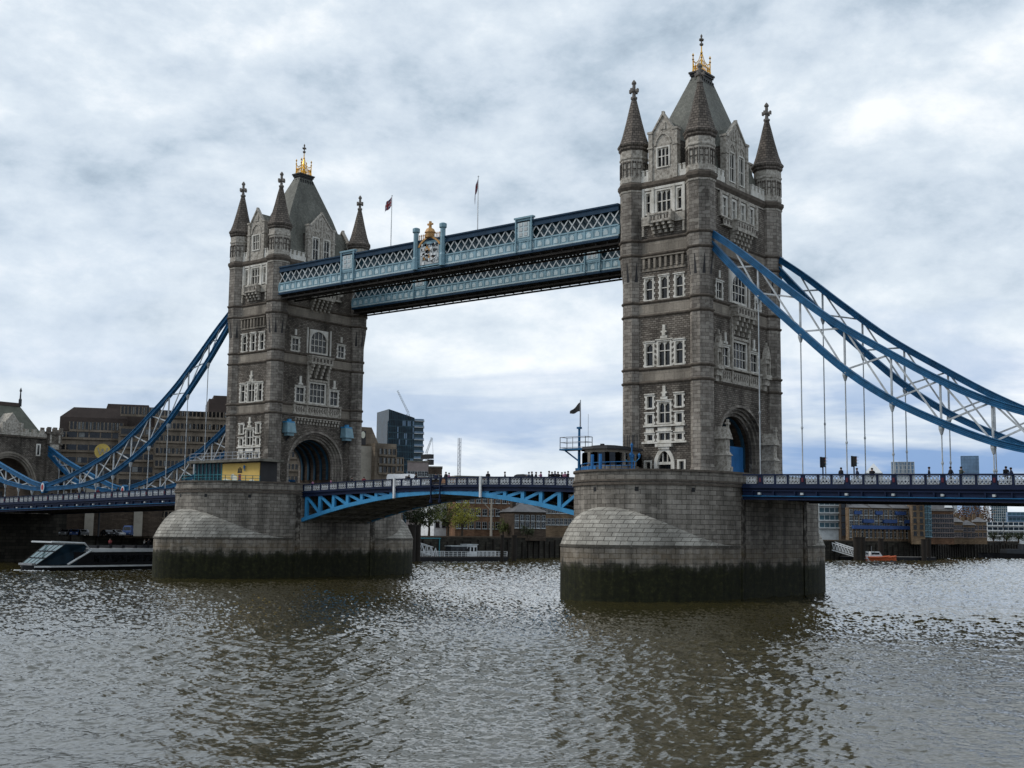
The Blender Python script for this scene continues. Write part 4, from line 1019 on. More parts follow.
# ------------------------------------------------------------------ bascule leaves
MID = -41.15
LOWB = [(0, 12.2), (8, 11.75), (13, 11.2), (19, 10.3), (24, 9.3), (30.6, 7.75)]
def railb(x): return 14.38-.62*((x-MID)/30)**2
def leaf(s, label):
    xe = (XS-10.6) if s > 0 else (XN+10.6); L = abs(xe-MID)
    root = empty('bascule_leaf', (xe, 0, 12), label, 'bridge deck', 'opening bridge leaves')
    X = lambda t: MID+s*t
    n = 14; ts = [lerp(.04, L, i/n) for i in range(n+1)]
    def seg(b, a, c, y0, y1, za0, za1, zc0, zc1, m=0):
        xa, xc = X(a), X(c)
        if s < 0: xa, xc, za0, za1, zc0, zc1 = xc, xa, zc0, zc1, za0, za1
        b.hexa([(xa, y0, za0), (xc, y0, zc0), (xc, y1, zc0), (xa, y1, za0), (xa, y0, za1), (xc, y0, zc1), (xc, y1, zc1), (xa, y1, za1)], m)
    def strip(b, y0, y1, o0, o1, m=0):
        for a, c in zip(ts, ts[1:]): seg(b, a, c, y0, y1, railb(X(a))+o0, railb(X(a))+o1, railb(X(c))+o0, railb(X(c))+o1, m)
    b = MB(); strip(b, -7.2, 7.2, -1.8, -1.15, 0); strip(b, -7.4, -4.9, -1.148, -.97, 1); strip(b, 4.9, 7.4, -1.148, -.97, 1); b.build('road_deck', ['asphalt', 'paving'], root)
    for y, sg in ((-7.55, -1), (7.55, 1), (-2.5, 0), (2.5, 0)):
        b = MB()
        for a, c in zip(ts, ts[1:]): seg(b, a, c, y-.3, y+.3, pw(LOWB, a)-.28, pw(LOWB, a)+.34, pw(LOWB, c)-.28, pw(LOWB, c)+.34)
        nv = 7; vs_ = [lerp(L-1.0, 6.5, (i/nv)**1.0) for i in range(nv+1)]
        for i, t in enumerate(vs_):
            x = X(t); z0, z1 = pw(LOWB, t), railb(x)-1.9
            if z1-z0 > .35: b.box(x-.3, x+.3, y-.22, y+.22, z0, z1)
            if i < nv:
                t2 = vs_[i+1]; b.bar((X(t)-s*.0, y, z1-.15), (X(t2), y, pw(LOWB, t2)+.1), .3, .42)
        b.build('arched_truss', 'truss_blue' if sg else 'soffit_grey', root)
    b = MB()
    for a, c in zip(ts, ts[1:]): seg(b, a, c, -7.2, 7.2, pw(LOWB, a)-.1, pw(LOWB, a)+.1, pw(LOWB, c)-.1, pw(LOWB, c)+.1)
    for t in vs_:
        b.box(X(t)-.2, X(t)+.2, -7.2, 7.2, pw(LOWB, t)-.42, pw(LOWB, t)-.1)
    for y in (-5, 0, 5):
        for a, c in zip(ts, ts[1:]): seg(b, a, c, y-.15, y+.15, pw(LOWB, a)-.4, pw(LOWB, a)-.1, pw(LOWB, c)-.4, pw(LOWB, c)-.1)
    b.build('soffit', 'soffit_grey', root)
    for y, sg in ((-7.6, -1), (7.6, 1)):
        yo = lambda a, c: (y-c, y-a) if sg < 0 else (y+a, y+c)
        b = MB(); strip(b, *yo(-.3, .2), -2.0, -1.3, 0); strip(b, *yo(-.2, .42), -1.5, -1.3, 0); strip(b, *yo(-.2, .34), -2.06, -1.9, 0); b.build('edge_girder', 'navy', root)
        b = MB(); strip(b, *yo(-.12, .16), -.16, 0, 0); strip(b, *yo(-.1, .14), -1.3, -1.12, 0); locs = []
        w = 2.02; t = L-.2
        while t > .5:
            seg(b, t-.12, t+.12, *yo(-.13, .13), *(railb(X(t))+q for q in (-1.12, -.16)), *(railb(X(t))+q for q in (-1.12, -.16)))
            c = t-w/2
            if c > .9: locs.append((X(c), y, railb(X(c))-1.11))
            t -= w
        par = b.build('parapet', 'navy', root); panels(par, 'bascule', 1.72, .95, locs)
        for t in ((8.7,) if sg < 0 else ()):
            x = X(t); bb = MB(); bb.box(x-.16, x+.16, y-.62, y-.3, railb(x)-3.0, railb(x)+.08); bb.build('marker_post', 'white_paint', root)
    return root
leaf(1, 'right leaf of the opening span with bright blue arched truss against the nearer pier')
leaf(-1, 'left leaf of the opening span with bright blue arched truss against the farther pier')
# navigation lamps under the middle of the span
b = MB()
for q in (-.9, .9): b.box(MID+q-.08, MID+q+.08, -8.3, -8.1, 10.9, 14.2); b.lathe(MID+q, -8.2, [(.2, 10.5), (.28, 10.6), (.28, 10.95), (.1, 11.05)], 8)
for z in (11.1, 12.3, 13.5): b.box(MID-.9, MID+.9, -8.26, -8.14, z, z+.08)
b.build('signal_ladder', 'navy', org=(MID, -8.2, 10.5), label='navy ladder with two lamps hanging at the middle of the opening span', cat='ladder')
# blue lamp boxes either side of the farther arch
for s, w in ((-1, 'left'), (1, 'right')):
    x, y = TX[1]+AX+KS+.9, s*6.7
    root = empty('lamp_box', (x-.9, y, 23.6), 'bright blue box bracketed to the farther tower, %s of its road arch' % w, 'lamp box', 'blue boxes beside the arch')
    b = MB(); b.prism([(x-.8, y-1.0), (x+.6, y-1.0), (x+.6, y+1.0), (x-.8, y+1.0)], 22.6, 24.3, 0, [(x-.8, y-.85), (x+.35, y-.85), (x+.35, y+.85), (x-.8, y+.85)]); b.prism([(x-.7, y-.7), (x+.3, y-.7), (x+.3, y+.7), (x-.7, y+.7)], 22.1, 22.6); b.build('box_body', 'walkway_blue', root)
    b = MB(); b.box(x-.9, x+.2, y-.9, y+.9, 24.31, 24.55); b.box(x-.5, x, y-.3, y+.3, 24.55, 24.95); b.build('lid', 'truss_blue', root)
    b = MB(); b.bar((x-.9, y, 21.4), (x, y, 22.15), .2, .2); b.build('bracket', 'dark_metal', root)
# hoardings inside the arches
for X, n_, ys in ((TX[0], 'nearer', ((-1.2, 4.9, 18.1, 3.2),)), (TX[1], 'farther', ((-4.9, -2.7, 18.2, -4.6), (-2.6, 4.9, 15.3, -5.2)))):
    for y0, y1, zt, xo in ys:
        root = empty('site_hoarding', (X+xo, (y0+y1)/2, 12.9), 'flat blue hoarding standing in the arch of the %s tower%s' % (n_, '' if X == 0 else (', tall and narrow' if y1 < 0 else ', low and wide')), 'hoarding')
        b = MB(); n = max(2, int((y1-y0)/1.2))
        for i in range(n): a, c = lerp(y0, y1, i/n), lerp(y0, y1, (i+1)/n); b.box(X+xo, X+xo+.08, a+.01, c-.01, 12.9, zt)
        b.build('boards', 'hoarding_blue', root)
        b = MB(); b.box(X+xo-.1, X+xo-.01, y0, y1, zt-.3, zt-.1); b.box(X+xo-.1, X+xo-.01, y0, y1, 13.2, 13.4); b.build('rail', 'timber', root)
# ------------------------------------------------------------------ abutment gatehouse (north)
def gatehouse():
    X = -178.0
    root = empty('abutment_gatehouse', (X-6, 0, LZ), 'stone gatehouse with green pitched roof at the left end of the bridge', 'gatehouse')
    hw = 12.3; b = MB()
    f = lambda u, z, d=0: (X+d, u, z)
    U = (-hw, -6.6, 6.6, hw); zt = 27.2
    pts = arch_pts(6.4, 14.8, 7.6)
    for u0, u1 in ((-hw, -6.4), (6.4, hw)): b.quad(f(u0, -4), f(u1, -4), f(u1, zt), f(u0, zt))
    for (p0, q0), (p1, q1) in zip(pts, pts[1:]): b.quad(f(p1, q1), f(p0, q0), f(p0, zt), f(p1, zt))
    b.quad(f(-6.4, -4), f(6.4, -4), f(6.4, 11), f(-6.4, 11))
    b.quad((X-12, -hw, -4), (X, -hw, -4), (X, -hw, zt), (X-12, -hw, zt)); b.quad((X, hw, -4), (X-12, hw, -4), (X-12, hw, zt), (X, hw, zt))
    for s in (-1, 1):
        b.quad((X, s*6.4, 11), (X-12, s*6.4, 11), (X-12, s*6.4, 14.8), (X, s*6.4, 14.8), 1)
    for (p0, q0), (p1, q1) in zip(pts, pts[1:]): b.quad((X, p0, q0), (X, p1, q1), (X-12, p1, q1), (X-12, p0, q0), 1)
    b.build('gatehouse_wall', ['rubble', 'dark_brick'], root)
    b = MB()
    for w0, w1, dd in ((7.0, 6.6, .3), (6.6, 6.2, .1), (6.2, 5.8, -.3)):
        p0, p1 = arch_pts(w0, 14.8, w0*1.18), arch_pts(w1, 14.8, w1*1.18)
        for i in range(22): b.hexa([(X+d, *q) for d in (dd-.5, dd) for q in (p0[i+1], p1[i+1], p1[i], p0[i])])
    b.build('arch_moulding', 'band_stone', root)
    b = MB(); b.box(X-.2, X+.35, -hw, hw, 26.4, 26.75); b.build('string_course', 'moulding', root)
    b = MB(); b.box(X-.4, X+.2, -9, 9, 26.76, 27.7)
    for i in range(9): b.box(X-.4, X+.2, -8.8+i*2, -7.8+i*2, 27.7, 28.4)
    b.build('battlement', 'pale_carving', root)
    for s in (-1, 1):
        b = MB(); y = s*10.6
        b.box(X-2.6, X+.6, y-1.75, y+1.75, -4, 27.6); b.box(X-2.8, X+.8, y-1.95, y+1.95, 25.2, 25.55); b.box(X-2.8, X+.85, y-2.0, y+2.0, 27.6, 28.2)
        for q in (-1.5, 0, 1.5): b.box(X+.2, X+.75, y+q-.4, y+q+.4, 28.2, 29.2); b.box(X-2.7, X-2.2, y+q-.4, y+q+.4, 28.2, 29.2)
        b.build('corner_turret', 'rubble', root)
        b = MB(); b.box(X+.6, X+.75, y-1.3, y-.9, 25.6, 27.5); b.box(X+.6, X+.75, y+.9, y+1.3, 25.6, 27.5); b.box(X+.6, X+1.5, y-1.2, y+.6, 24.1, 25.2); b.build('stone_trim', 'pale_carving', root)
        w = MB(); y2 = s*6.9; w.box(X-.05, X+.12, y2-.55, y2+.55, 22.4, 25.2); o = w.build('window', 'portland_stone', root); g = MB(); g.box(X+.1, X+.13, y2-.25, y2+.25, 22.7, 24.9); g.build('pane', 'window_glass', o)
    b = MB(); zr = 34.0
    b.quad((X-.6, -8.5, 27), (X-.6, 8.5, 27), (X-6, 5.2, zr), (X-6, -5.2, zr)); b.quad((X-11.4, 8.5, 27), (X-11.4, -8.5, 27), (X-6, -5.2, zr), (X-6, 5.2, zr))
    b.poly([(X-.6, 8.5, 27), (X-11.4, 8.5, 27), (X-6, 5.2, zr)]); b.poly([(X-11.4, -8.5, 27), (X-.6, -8.5, 27), (X-6, -5.2, zr)])
    rf = b.build('roof', 'copper_green', root)
    b = MB(); b.box(X-6.2, X-5.8, -5.2, 5.2, zr-.1, zr+.75); b.build('ridge_cresting', 'hotel_red', rf)
    for s in (-1, 1):
        b = MB(); b.lathe(X-6, s*5.2, [(.4, zr), (.4, zr+1.6), (.22, zr+1.9), (.15, zr+3.4), (.35, zr+3.6), (.05, zr+4.4)], 6); b.build('spire', 'dark_metal', rf)
    b = MB(); b.poly([f(-2.2, 26.8, .5), f(2.2, 26.8, .5), f(2.2, 29.0, .5), f(0, 31.8, .5), f(-2.2, 29.0, .5)])
    for s in (-1, 1): b.quad(f(s*2.2, 29.0, .5), f(0, 31.8, .5), f(0, 31.8, -3.5), f(s*2.2, 29.0, -3.5)); b.quad(f(s*2.2, 26.8, .5), f(s*2.2, 29.0, .5), f(s*2.2, 29.0, -3), f(s*2.2, 26.8, -3)); b.box(X+.3, X+.8, s*2.2-.3, s*2.2+.3, 26.8, 29.6)
    for z, r in ((28.6, .9),): b.lathe(X+.52, 0, [(.01, 28)], 4) if False else b.box(X+.5, X+.62, -r, r, z-r*.8, z+r*.8)
    b.build('gable', 'pale_carving', root)
    # supporting pier below
    b = MB(); b.box(X, X+3.5, -10.5, 13.0, -5, 9.2); b.build('abutment_base', 'river_wall', root)
gatehouse()
# ------------------------------------------------------------------ control cabins, lamps and rails on the piers
def rail(root, pts, z0, h, mat='truss_blue', name='railing', step=1.6):
    b = MB()
    for (x0, y0), (x1, y1) in zip(pts, pts[1:]):
        for z in (z0+h, z0+h*.55, z0+.15): b.bar((x0, y0, z), (x1, y1, z), .07)
        L = math.hypot(x1-x0, y1-y0); n = max(1, int(L/step))
        for i in range(n+1): b.tube([(lerp(x0, x1, i/n), lerp(y0, y1, i/n), z0), (lerp(x0, x1, i/n), lerp(y0, y1, i/n), z0+h)], .05, 5)
    return b.build(name, mat, root)
root = empty('control_cabin', (-5.5, -14.5, 12.9), 'low stone control cabin with dark flat roof beside the nearer tower', 'cabin')
poly = [(-9.4, -14.6), (-7.6, -17.0), (-5.6, -17.6), (-4.0, -17.2), (-3.2, -16.0), (-3.2, -11.0), (-9.4, -11.0)]
b = MB(); b.prism(poly, 12.9, 14.9); b.prism(poly, 16.5, 16.9)
for (x0, y0), (x1, y1) in zip(poly, poly[1:]+poly[:1]):
    n = max(1, round(math.hypot(x1-x0, y1-y0)/1.3))
    for i in range(n+1): x, y = lerp(x0, x1, i/n), lerp(y0, y1, i/n); b.box(x-.2, x+.2, y-.2, y+.2, 14.9, 16.5)
b.build('cabin_wall', 'band_stone', root)
cx, cy = -6.2, -14.0
b = MB(); b.prism([(cx+(x-cx)*.96, cy+(y-cy)*.96) for x, y in poly], 14.901, 16.499); b.build('cabin_window', 'window_glass', root)
b = MB(); b.prism([(cx+(x-cx)*1.13, cy+(y-cy)*1.13) for x, y in poly], 16.9, 17.25, 0, [(cx+(x-cx)*1.1, cy+(y-cy)*1.1) for x, y in poly]); b.prism([(cx+(x-cx)*.7, cy+(y-cy)*.7) for x, y in poly], 17.25, 17.45); b.box(-6.6, -6.2, -15, -14.6, 17.25, 17.75); b.build('cabin_roof', 'roof_dark', root)
b = MB()
for k in (0, .8, 1.5): b.tube([(-4.6+k, -12.5, 17.2), (-4.6+k, -12.5, 18.9), (-4.1+k, -12.5, 18.9), (-4.1+k, -12.5, 17.2)], .05, 5)
b.build('roof_ladder', 'dark_metal', root)
root = empty('signal_mast', (-8.9, -16.4, 13.4), 'blue signal mast with railed platform and black flag beside the stone cabin', 'mast')
x, y = -8.9, -16.4
b = MB(); b.box(x-.35, x+.35, y-.35, y+.35, 13.4, 14.6); b.tube([(x, y, 14.4), (x, y, 19.8)], [.2, .15], 8); b.box(x-.25, x+.25, y-.25, y+.25, 19.65, 19.9); b.build('post', 'chain_blue', root)
b = MB(); b.box(x-2.6, x+1.6, y-.8, y+.8, 16.9, 17.1); b.bar((x-.2, y, 15.6), (x-2.2, y, 16.9), .16); b.build('platform', 'chain_blue', root)
rail(root, [(x-2.5, y-.75), (x+1.5, y-.75), (x+1.5, y+.75), (x-2.5, y+.75), (x-2.5, y-.75)], 17.1, 1.5, 'silver')
b = MB(); b.tube([(x+.15, y, 19.9), (x+.15, y, 23.4)], [.1, .06], 6); b.tube([(x+1.4, y, 17.1), (x+1.4, y, 21.5)], .03, 4); b.build('pole', 'silver', root)
b = MB(); q = {}
for i in range(13):
    for j in range(7):
        u, v = i/12, j/6; q[i, j] = (x+.1-u*1.6, y+.15*math.sin(u*6)*u, lerp(21.9, 23.1, v)*(1-u)+lerp(21.6, 21.9, v)*u+.08*math.sin(u*8))
for i in range(12):
    for j in range(6): b.quad(q[i, j], q[i+1, j], q[i+1, j+1], q[i, j+1])
b.build('flag_cloth', 'black_iron', root, smooth=True)
def edge_pts(X, t0, t1, n, k=.93): return [(X+10.65*k*math.cos(lerp(t0, t1, i/n)), -(9+14*k*math.sin(lerp(t0, t1, i/n)))) for i in range(n+1)]
root = empty('pier_railing', (-6, -20, 14.0), 'bright blue panelled railing on the rim of the nearer pier beside the cabin', 'railing')
e = edge_pts(XS, 2.5, 1.25, 16)
rail(root, e, 13.9, 1.0, 'hoarding_blue')
b = MB()
for (x0, y0), (x1, y1) in zip(e[:9], e[1:10]): b.bar((x0, y0, 14.25), (x1, y1, 14.25), .05, .55)
for i in (8, 10): b.tube([(*e[i], 13.9), (*e[i], 15.9)], .2, 8)
b.build('rail_panel', 'hoarding_blue', root)
def lamp_standard(x, y, z, label):
    root = empty('lamp_standard', (x, y, z), label, 'street lamp', 'blue lamp standards')
    b = MB(); b.lathe(x, y, [(.34, z), (.34, z+.5), (.2, z+.7), (.13, z+1.2), (.13, z+3.0), (.22, z+3.1), (.1, z+3.3), (.08, z+4.3)], 8); b.build('post', 'hoarding_blue', root)
    b = MB()
    for a in range(4):
        c, s = math.cos(a*math.pi/2+.4), math.sin(a*math.pi/2+.4); b.tube([(x, y, z+2.6), (x+c*.5, y+s*.5, z+2.45), (x+c*.95, y+s*.95, z+2.9)], .06, 5)
    b.build('arm', 'truss_blue', root)
    for a in range(5):
        c, s, zz = (math.cos(a*math.pi/2+.4)*.95, math.sin(a*math.pi/2+.4)*.95, z+2.9) if a < 4 else (0, 0, z+4.2)
        b = MB(); b.lathe(x+c, y+s, [(.08, zz), (.17, zz+.3), (.2, zz+.42), (.06, zz+.58), (.02, zz+.7)], 6); b.build('lantern', 'hoarding_blue', root)
lamp_standard(-2.3, -14.2, 12.9, 'blue five-lantern lamp standard on the nearer pier below the tower windows')
lamp_standard(-77.6, -14.2, 13.2, 'blue five-lantern lamp standard in front of the yellow poster')
# left cabin with poster
root = empty('ticket_pavilion', (-82, -14, 12.9), 'flat roofed glass pavilion with a yellow poster on the farther pier', 'pavilion')
x0, x1, xm, y0, y1 = -90.6, -73.6, -83.3, -14.8, -11.2
b = MB(); b.box(x0, x1, y0+.05, y1, 12.9, 13.2); b.box(xm, x1, y0+.1, y1, 13.2, 17.3); b.build('pavilion_wall', 'roof_dark', root)
b = MB(); b.box(x0+.1, xm-.02, y0+.12, y1-.1, 13.2, 17.3); g = b.build('glazing', 'dark_glass', root)
b = MB()
for i in range(8): x = lerp(x0, xm-.1, i/7); b.box(x-.06, x+.06, y0-.02, y0+.11, 13.2, 17.3)
for z in (14.2, 15.3): b.box(x0, xm-.1, y0+.0, y0+.1, z, z+.09)
b.build('glazing_frame', 'teal_paint', g)
b = MB(); b.box(x0-1.0, x1+1.0, y0-1.0, y1+.6, 17.3, 17.7); b.build('pavilion_roof', 'soffit_grey', root)
rail(root, [(x0-.6, y0-.7), (x1+.3, y0-.7)], 17.7, 1.25, 'silver')
b = MB(); b.box(xm+.1, x1-.1, y0-.02, y0+.09, 13.5, 17.1, 0)
def blob(px, pz, rx, rz, m, yy): b.poly([(px+rx*math.cos(2*math.pi*i/14), y0-yy, pz+rz*math.sin(2*math.pi*i/14)) for i in range(14)], m)
for px, pz, rx, rz in ((-82.3, 14.3, .7, .35), (-81.6, 14.1, .8, .4), (-80.4, 14.9, .55, .5), (-79.9, 14.6, .7, .5), (-75.6, 14.0, .8, .4)): blob(px, pz, rx, rz, 1, .03+.004*rx)
# dark crown shaped emblem with stripes, small lettering-like strokes upper right
for k in range(3): b.box(-79.1+k*.36, -78.86+k*.36, y0-.05, y0-.021, 15.75, 16.25+.2*(k == 1), 2)
b.box(-79.2, -78.05, y0-.052, y0-.021, 15.5, 15.75, 2); b.box(-79.05, -78.2, y0-.054, y0-.021, 13.9, 14.4, 3); b.box(-78.95, -78.3, y0-.056, y0-.021, 14.4, 15.3, 4)
b.build('poster', ['yellow_poster', 'poster_cloud', 'black_iron', 'car_blue', 'cloth2'], root)
root = empty('pier_railing', (-82, -20, 14), 'blue railing along the rim of the farther pier in front of the pavilion', 'railing')
rail(root, edge_pts(XN, 2.55, .5, 22), 13.9, 1.0, 'teal_paint')
# traffic lights
for x, y, n_ in ((16.95, 0.0, 'left'), (21.05, 0.0, 'right')):
    root = empty('traffic_light', (x, y, 12.3), 'black traffic light above the right hand deck, the one on the '+n_, 'traffic light')
    z = 12.3; b = MB(); b.tube([(x, y, z), (x, y, z+3.0)], .09, 8); b.build('post', 'black_iron', root)
    b = MB(); b.box(x-.1, x+.35, y-.25, y+.1, z+2.6, z+3.85); b.box(x-.25, x-.1, y-.3, y+.15, z+2.55, z+3.9); hd = b.build('signal_head', 'black_iron', root)
    for k, mt in enumerate(('red_paint', 'gold_paint', 'teal_paint')):
        b = MB(); zc = z+3.6-k*.38; b.tube([(x+.34, y-.07, zc), (x+.38, y-.07, zc)], .13, 10); o = b.build('signal_lens', mt, hd)
        b = MB(); b.box(x+.35, x+.6, y-.22, y+.08, zc+.13, zc+.16); b.build('visor', 'black_iron', o)
# ------------------------------------------------------------------ people
def person_mesh(pose):
    V = [(0, 0, .95), (0, 0, 1.15), (0, .01, 1.38), (0, 0, 1.5), (0, -.03, 1.6), (0, -.03, 1.72)]; E_ = [(0, 1), (1, 2), (2, 3), (3, 4), (4, 5)]
    rd = [.15, .14, .15, .055, .095, .085]
    def ch(root, pts, rs):
        p = root
        for q, r in zip(pts, rs): V.append(q); rd.append(r); E_.append((p, len(V)-1)); p = len(V)-1
    st = .16 if pose else .03
    for s in (-1, 1): ch(0, [(s*.1, 0, .88), (s*.1, -st*s*.7, .48), (s*.1, st*s*-1.2+.04, .08), (s*.1, st*s*-1.2-.12, .04)], [.105, .075, .05, .045])
    for s in (-1, 1):
        if pose == 2: ch(2, [(s*.2, 0, 1.4), (s*.26, -.06, 1.14), (s*.1, -.26, 1.22), (s*.05, -.33, 1.27)], [.065, .05, .038, .04])
        else: ch(2, [(s*.2, 0, 1.4), (s*.25, .03+st*s*.4, 1.13), (s*.25, -.05+st*s, .88), (s*.25, -.08+st*s, .79)], [.065, .05, .036, .04])
    me = bpy.data.meshes.new('body'); me.from_pydata(V, E_, []); o = bpy.data.objects.new('body', me); C.objects.link(o)
    md = o.modifiers.new('skin', 'SKIN'); me.skin_vertices[0].data[0].use_root = True
    for i, r in enumerate(rd): me.skin_vertices[0].data[i].radius = (r*1.25 if i in (0, 1, 2) else r, r*.85 if i in (0, 1, 2) else r)
    o.modifiers.new('sub', 'SUBSURF').levels = 1; o.modifiers['sub'].render_levels = 1
    dg = bpy.context.evaluated_depsgraph_get(); out = bpy.data.meshes.new_from_object(o.evaluated_get(dg)); bpy.data.objects.remove(o)
    return out
def hair_mesh():
    b = MB(); b.lathe(0, -.01, [(.085, 1.60), (.112, 1.68), (.108, 1.76), (.07, 1.815), (.01, 1.83)], 10, 0); o = b.build('hair', 'hair'); me = o.data; bpy.data.objects.remove(o); return me
HM = hair_mesh()
PM = [person_mesh(k) for k in range(3)]
def person(x, y, z, rz, top, leg, pose, label, group=None, sc=1.0):
    key = 'p%d_%d_%d' % (pose, top, leg); me = bpy.data.meshes.get(key)
    if me is None:
        me = PM[pose].copy(); me.name = key; me.materials.clear()
        for k in ('skin', 'cloth%d' % top, 'cloth%d' % leg, 'black_iron'): me.materials.append(MT[k])
        for p in me.polygons:
            c = p.center; p.material_index = 0 if (c.z > 1.5 or (abs(c.x) > .19 and c.z < .9) or (c.y < -.2 and 1.1 < c.z < 1.4)) else (3 if c.z < .09 else (2 if c.z < .95 else 1)); p.use_smooth = True
    o = bpy.data.objects.new('person', me); C.objects.link(o); o.location = (x, y, z); o.rotation_euler = (0, 0, rz); o.scale = (sc*1.22, sc*1.3, sc*rp.uniform(.93, 1.04))
    h = bpy.data.objects.new('hair', HM); C.objects.link(h); h.parent = o
    return tag(o, label, 'person', group)
rp = random.Random(11)
tops = ['black jacket', 'navy coat', 'red jacket', 'pale jumper', 'olive jacket', 'pink coat']
# where the photograph shows heads over the rail: (pixel column, clothing)
for k, (u, y, t, extra) in enumerate([(841, -7.9, 0, 'left of the second traffic light'), (857, -7.6, 1, 'just right of the second traffic light'), (872, -7.8, 0, 'in front of the white pyramid roof'), (929, -7.8, 0, 'alone between the pale block and glass tower'), (950.5, -7.9, 0, 'left of the glass tower'), (961, -7.6, 4, 'hunched, in front of the glass tower'), (1006, -7.8, 0, 'at the right end of the deck, bowed'), (1011, -7.5, 1, 'at the far right end of the deck')]):
    d = ray(u, 470); x = CAM.x+d.x*(y-CAM.y)/d.y
    person(x, y, railz(x)-.95, rp.uniform(0, 6.28), t, rp.choice((0, 1)), k % 3, 'person in %s behind right hand parapet, %s' % (tops[t], extra))
grp = 'people along the opening span'
us = [409, 416, 436, 441, 446, 449, 488, 505, 529, 532, 536, 541, 549, 552, 555, 558, 562, 565, 568]
seen = {}
for k, u in enumerate(us):
    y = -5.4-.9*rp.random(); t = (0, 0, 1, 0, 0, 5)[k % 6]; d = ray(u, 474); x = CAM.x+d.x*(y-CAM.y)/d.y
    where = 'beside the white van' if u < 430 else ('at mid opening span' if u < 480 else 'near right end of opening span')
    person(x, y, railb(x)-.97, rp.uniform(0, 6.28), t, 1 if k % 2 else 0, k % 3, 'person in %s at the parapet %s' % (tops[t], where), grp+' '+where+' in '+tops[t])
for k, u in enumerate([313, 331, 352, 364]):
    y = -5.6; d = ray(u, 478); x = CAM.x+d.x*(y-CAM.y)/d.y; t = (5, 5, 0, 2)[k]
    person(x, y, railb(x)-.97, rp.uniform(0, 6.28), t, 0, k % 3, 'person in %s on the deck %s' % (tops[t], ('below the left part of the farther arch', 'below the middle of the farther arch', 'right of the farther arch', 'between farther tower and white van')[k]))
for k, u in enumerate([52, 66, 76, 83, 98, 118, 139]):
    y = -7.6; d = ray(u, 490); x = CAM.x+d.x*(y-CAM.y)/d.y; t = (0, 3, 0, 1, 2, 0, 0)[k]
    person(x, y, railz(TX[1]-x)-.95, rp.uniform(0, 6.28), t, 0, k % 3, 'person in %s walking on the left hand deck behind the parapet' % tops[t], 'people on the left hand deck in '+tops[t])
# ------------------------------------------------------------------ vehicles
def vehicle(name, label, cat, prof, W, wheels, body, loc, rz, glass, group=None, wr=.33):
    """profile in (x,z), extruded over the width with tumblehome; windows, wheels and lamps as parts"""
    root = empty(name, (0, 0, 0), label, cat, group)
    b = MB(); n = len(prof); ty = lambda z: W/2-(max(0, z-.95)*.16)
    vs = [(x, -ty(z), z) for x, z in prof]+[(x, ty(z), z) for x, z in prof]
    b.add(vs, [tuple(range(n))[::-1], tuple(range(n, 2*n))]+[(i, (i+1) % n, n+(i+1) % n, n+i) for i in range(n)])
    b.build('body', body, root)
    for g in glass:
        gb = MB()
        if g[0] == 'side':
            for s in (-1, 1): gb.poly([(x, s*(ty(z)+.012), z) for x, z in g[1]][::-s])
        else:
            (xa, za), (xb, zb) = g[1]; nx, nz = (zb-za), -(xb-xa); l = math.hypot(nx, nz); nx, nz = nx/l*.012*g[2], nz/l*.012*g[2]
            gb.quad((xa+nx, -ty(za)+.12, za+nz), (xa+nx, ty(za)-.12, za+nz), (xb+nx, ty(zb)-.12, zb+nz), (xb+nx, -ty(zb)+.12, zb+nz))
        gb.build('window', 'window_glass', root)
    for wx in wheels:
        for s in (-1, 1):
            w = MB(); w.tube([(wx, s*(W/2-.2), wr), (wx, s*(W/2+.02), wr)], wr, 16); o = w.build('wheel', 'tyre', root)
            r = MB(); r.tube([(wx, s*(W/2+.02), wr), (wx, s*(W/2+.04), wr)], wr*.6, 12); r.build('rim', 'silver', o)
    xf = max(p[0] for p in prof)
    for s in (-1, 1): h = MB(); h.box(xf-.08, xf+.015, s*W*.36-.16, s*W*.36+.16, .62, .78); h.build('headlight', 'silver', root)
    root.location = loc; root.rotation_euler = (0, 0, rz)
    return root
car_prof = [(-2.1, .3), (2.05, .3), (2.12, .62), (2.0, .82), (1.15, .95), (.45, 1.42), (-.95, 1.46), (-1.75, 1.0), (-2.1, .92)]
car_glass = [('side', [(.95, .98), (.4, 1.36), (-.9, 1.39), (-1.5, 1.0)]), ('end', [(1.12, .98), (.5, 1.40)], 1), ('end', [(-1.72, 1.03), (-1.0, 1.43)], -1)]
van_prof = [(-2.9, .35), (2.75, .35), (2.9, .7), (2.75, 1.05), (2.0, 1.3), (1.25, 2.15), (.9, 2.4), (-2.75, 2.45), (-2.92, 2.2)]
van_glass = [('side', [(1.85, 1.32), (1.2, 2.05), (.5, 2.05), (.5, 1.32)]), ('end', [(1.95, 1.34), (1.28, 2.1)], 1)]
def on_deck(u, y): d = ray(u, 475); return CAM.x+d.x*(y-CAM.y)/d.y
x = on_deck(406, 2.5); vehicle('delivery_van', 'plain white delivery van driving on the left part of the opening span', 'van', [(p[0]*1.25, p[1]*1.08) for p in van_prof], 2.0, (-2.2, 2.1), 'van_white', (x, 2.5, railb(x)-1.15), 0, [(g[0], [(q[0]*1.25, q[1]*1.08) for q in g[1]])+tuple(g[2:]) for g in van_glass], wr=.36)
cab = [(-2.25, .3), (2.2, .3), (2.28, .7), (2.1, 1.0), (1.1, 1.1), (.65, 1.72), (.2, 1.86), (-1.0, 1.88), (-1.75, 1.7), (-2.1, 1.05), (-2.28, .95)]
cab_glass = [('side', [(.95, 1.13), (.55, 1.68), (-1.1, 1.7), (-1.6, 1.15)]), ('end', [(1.08, 1.13), (.68, 1.68)], 1)]
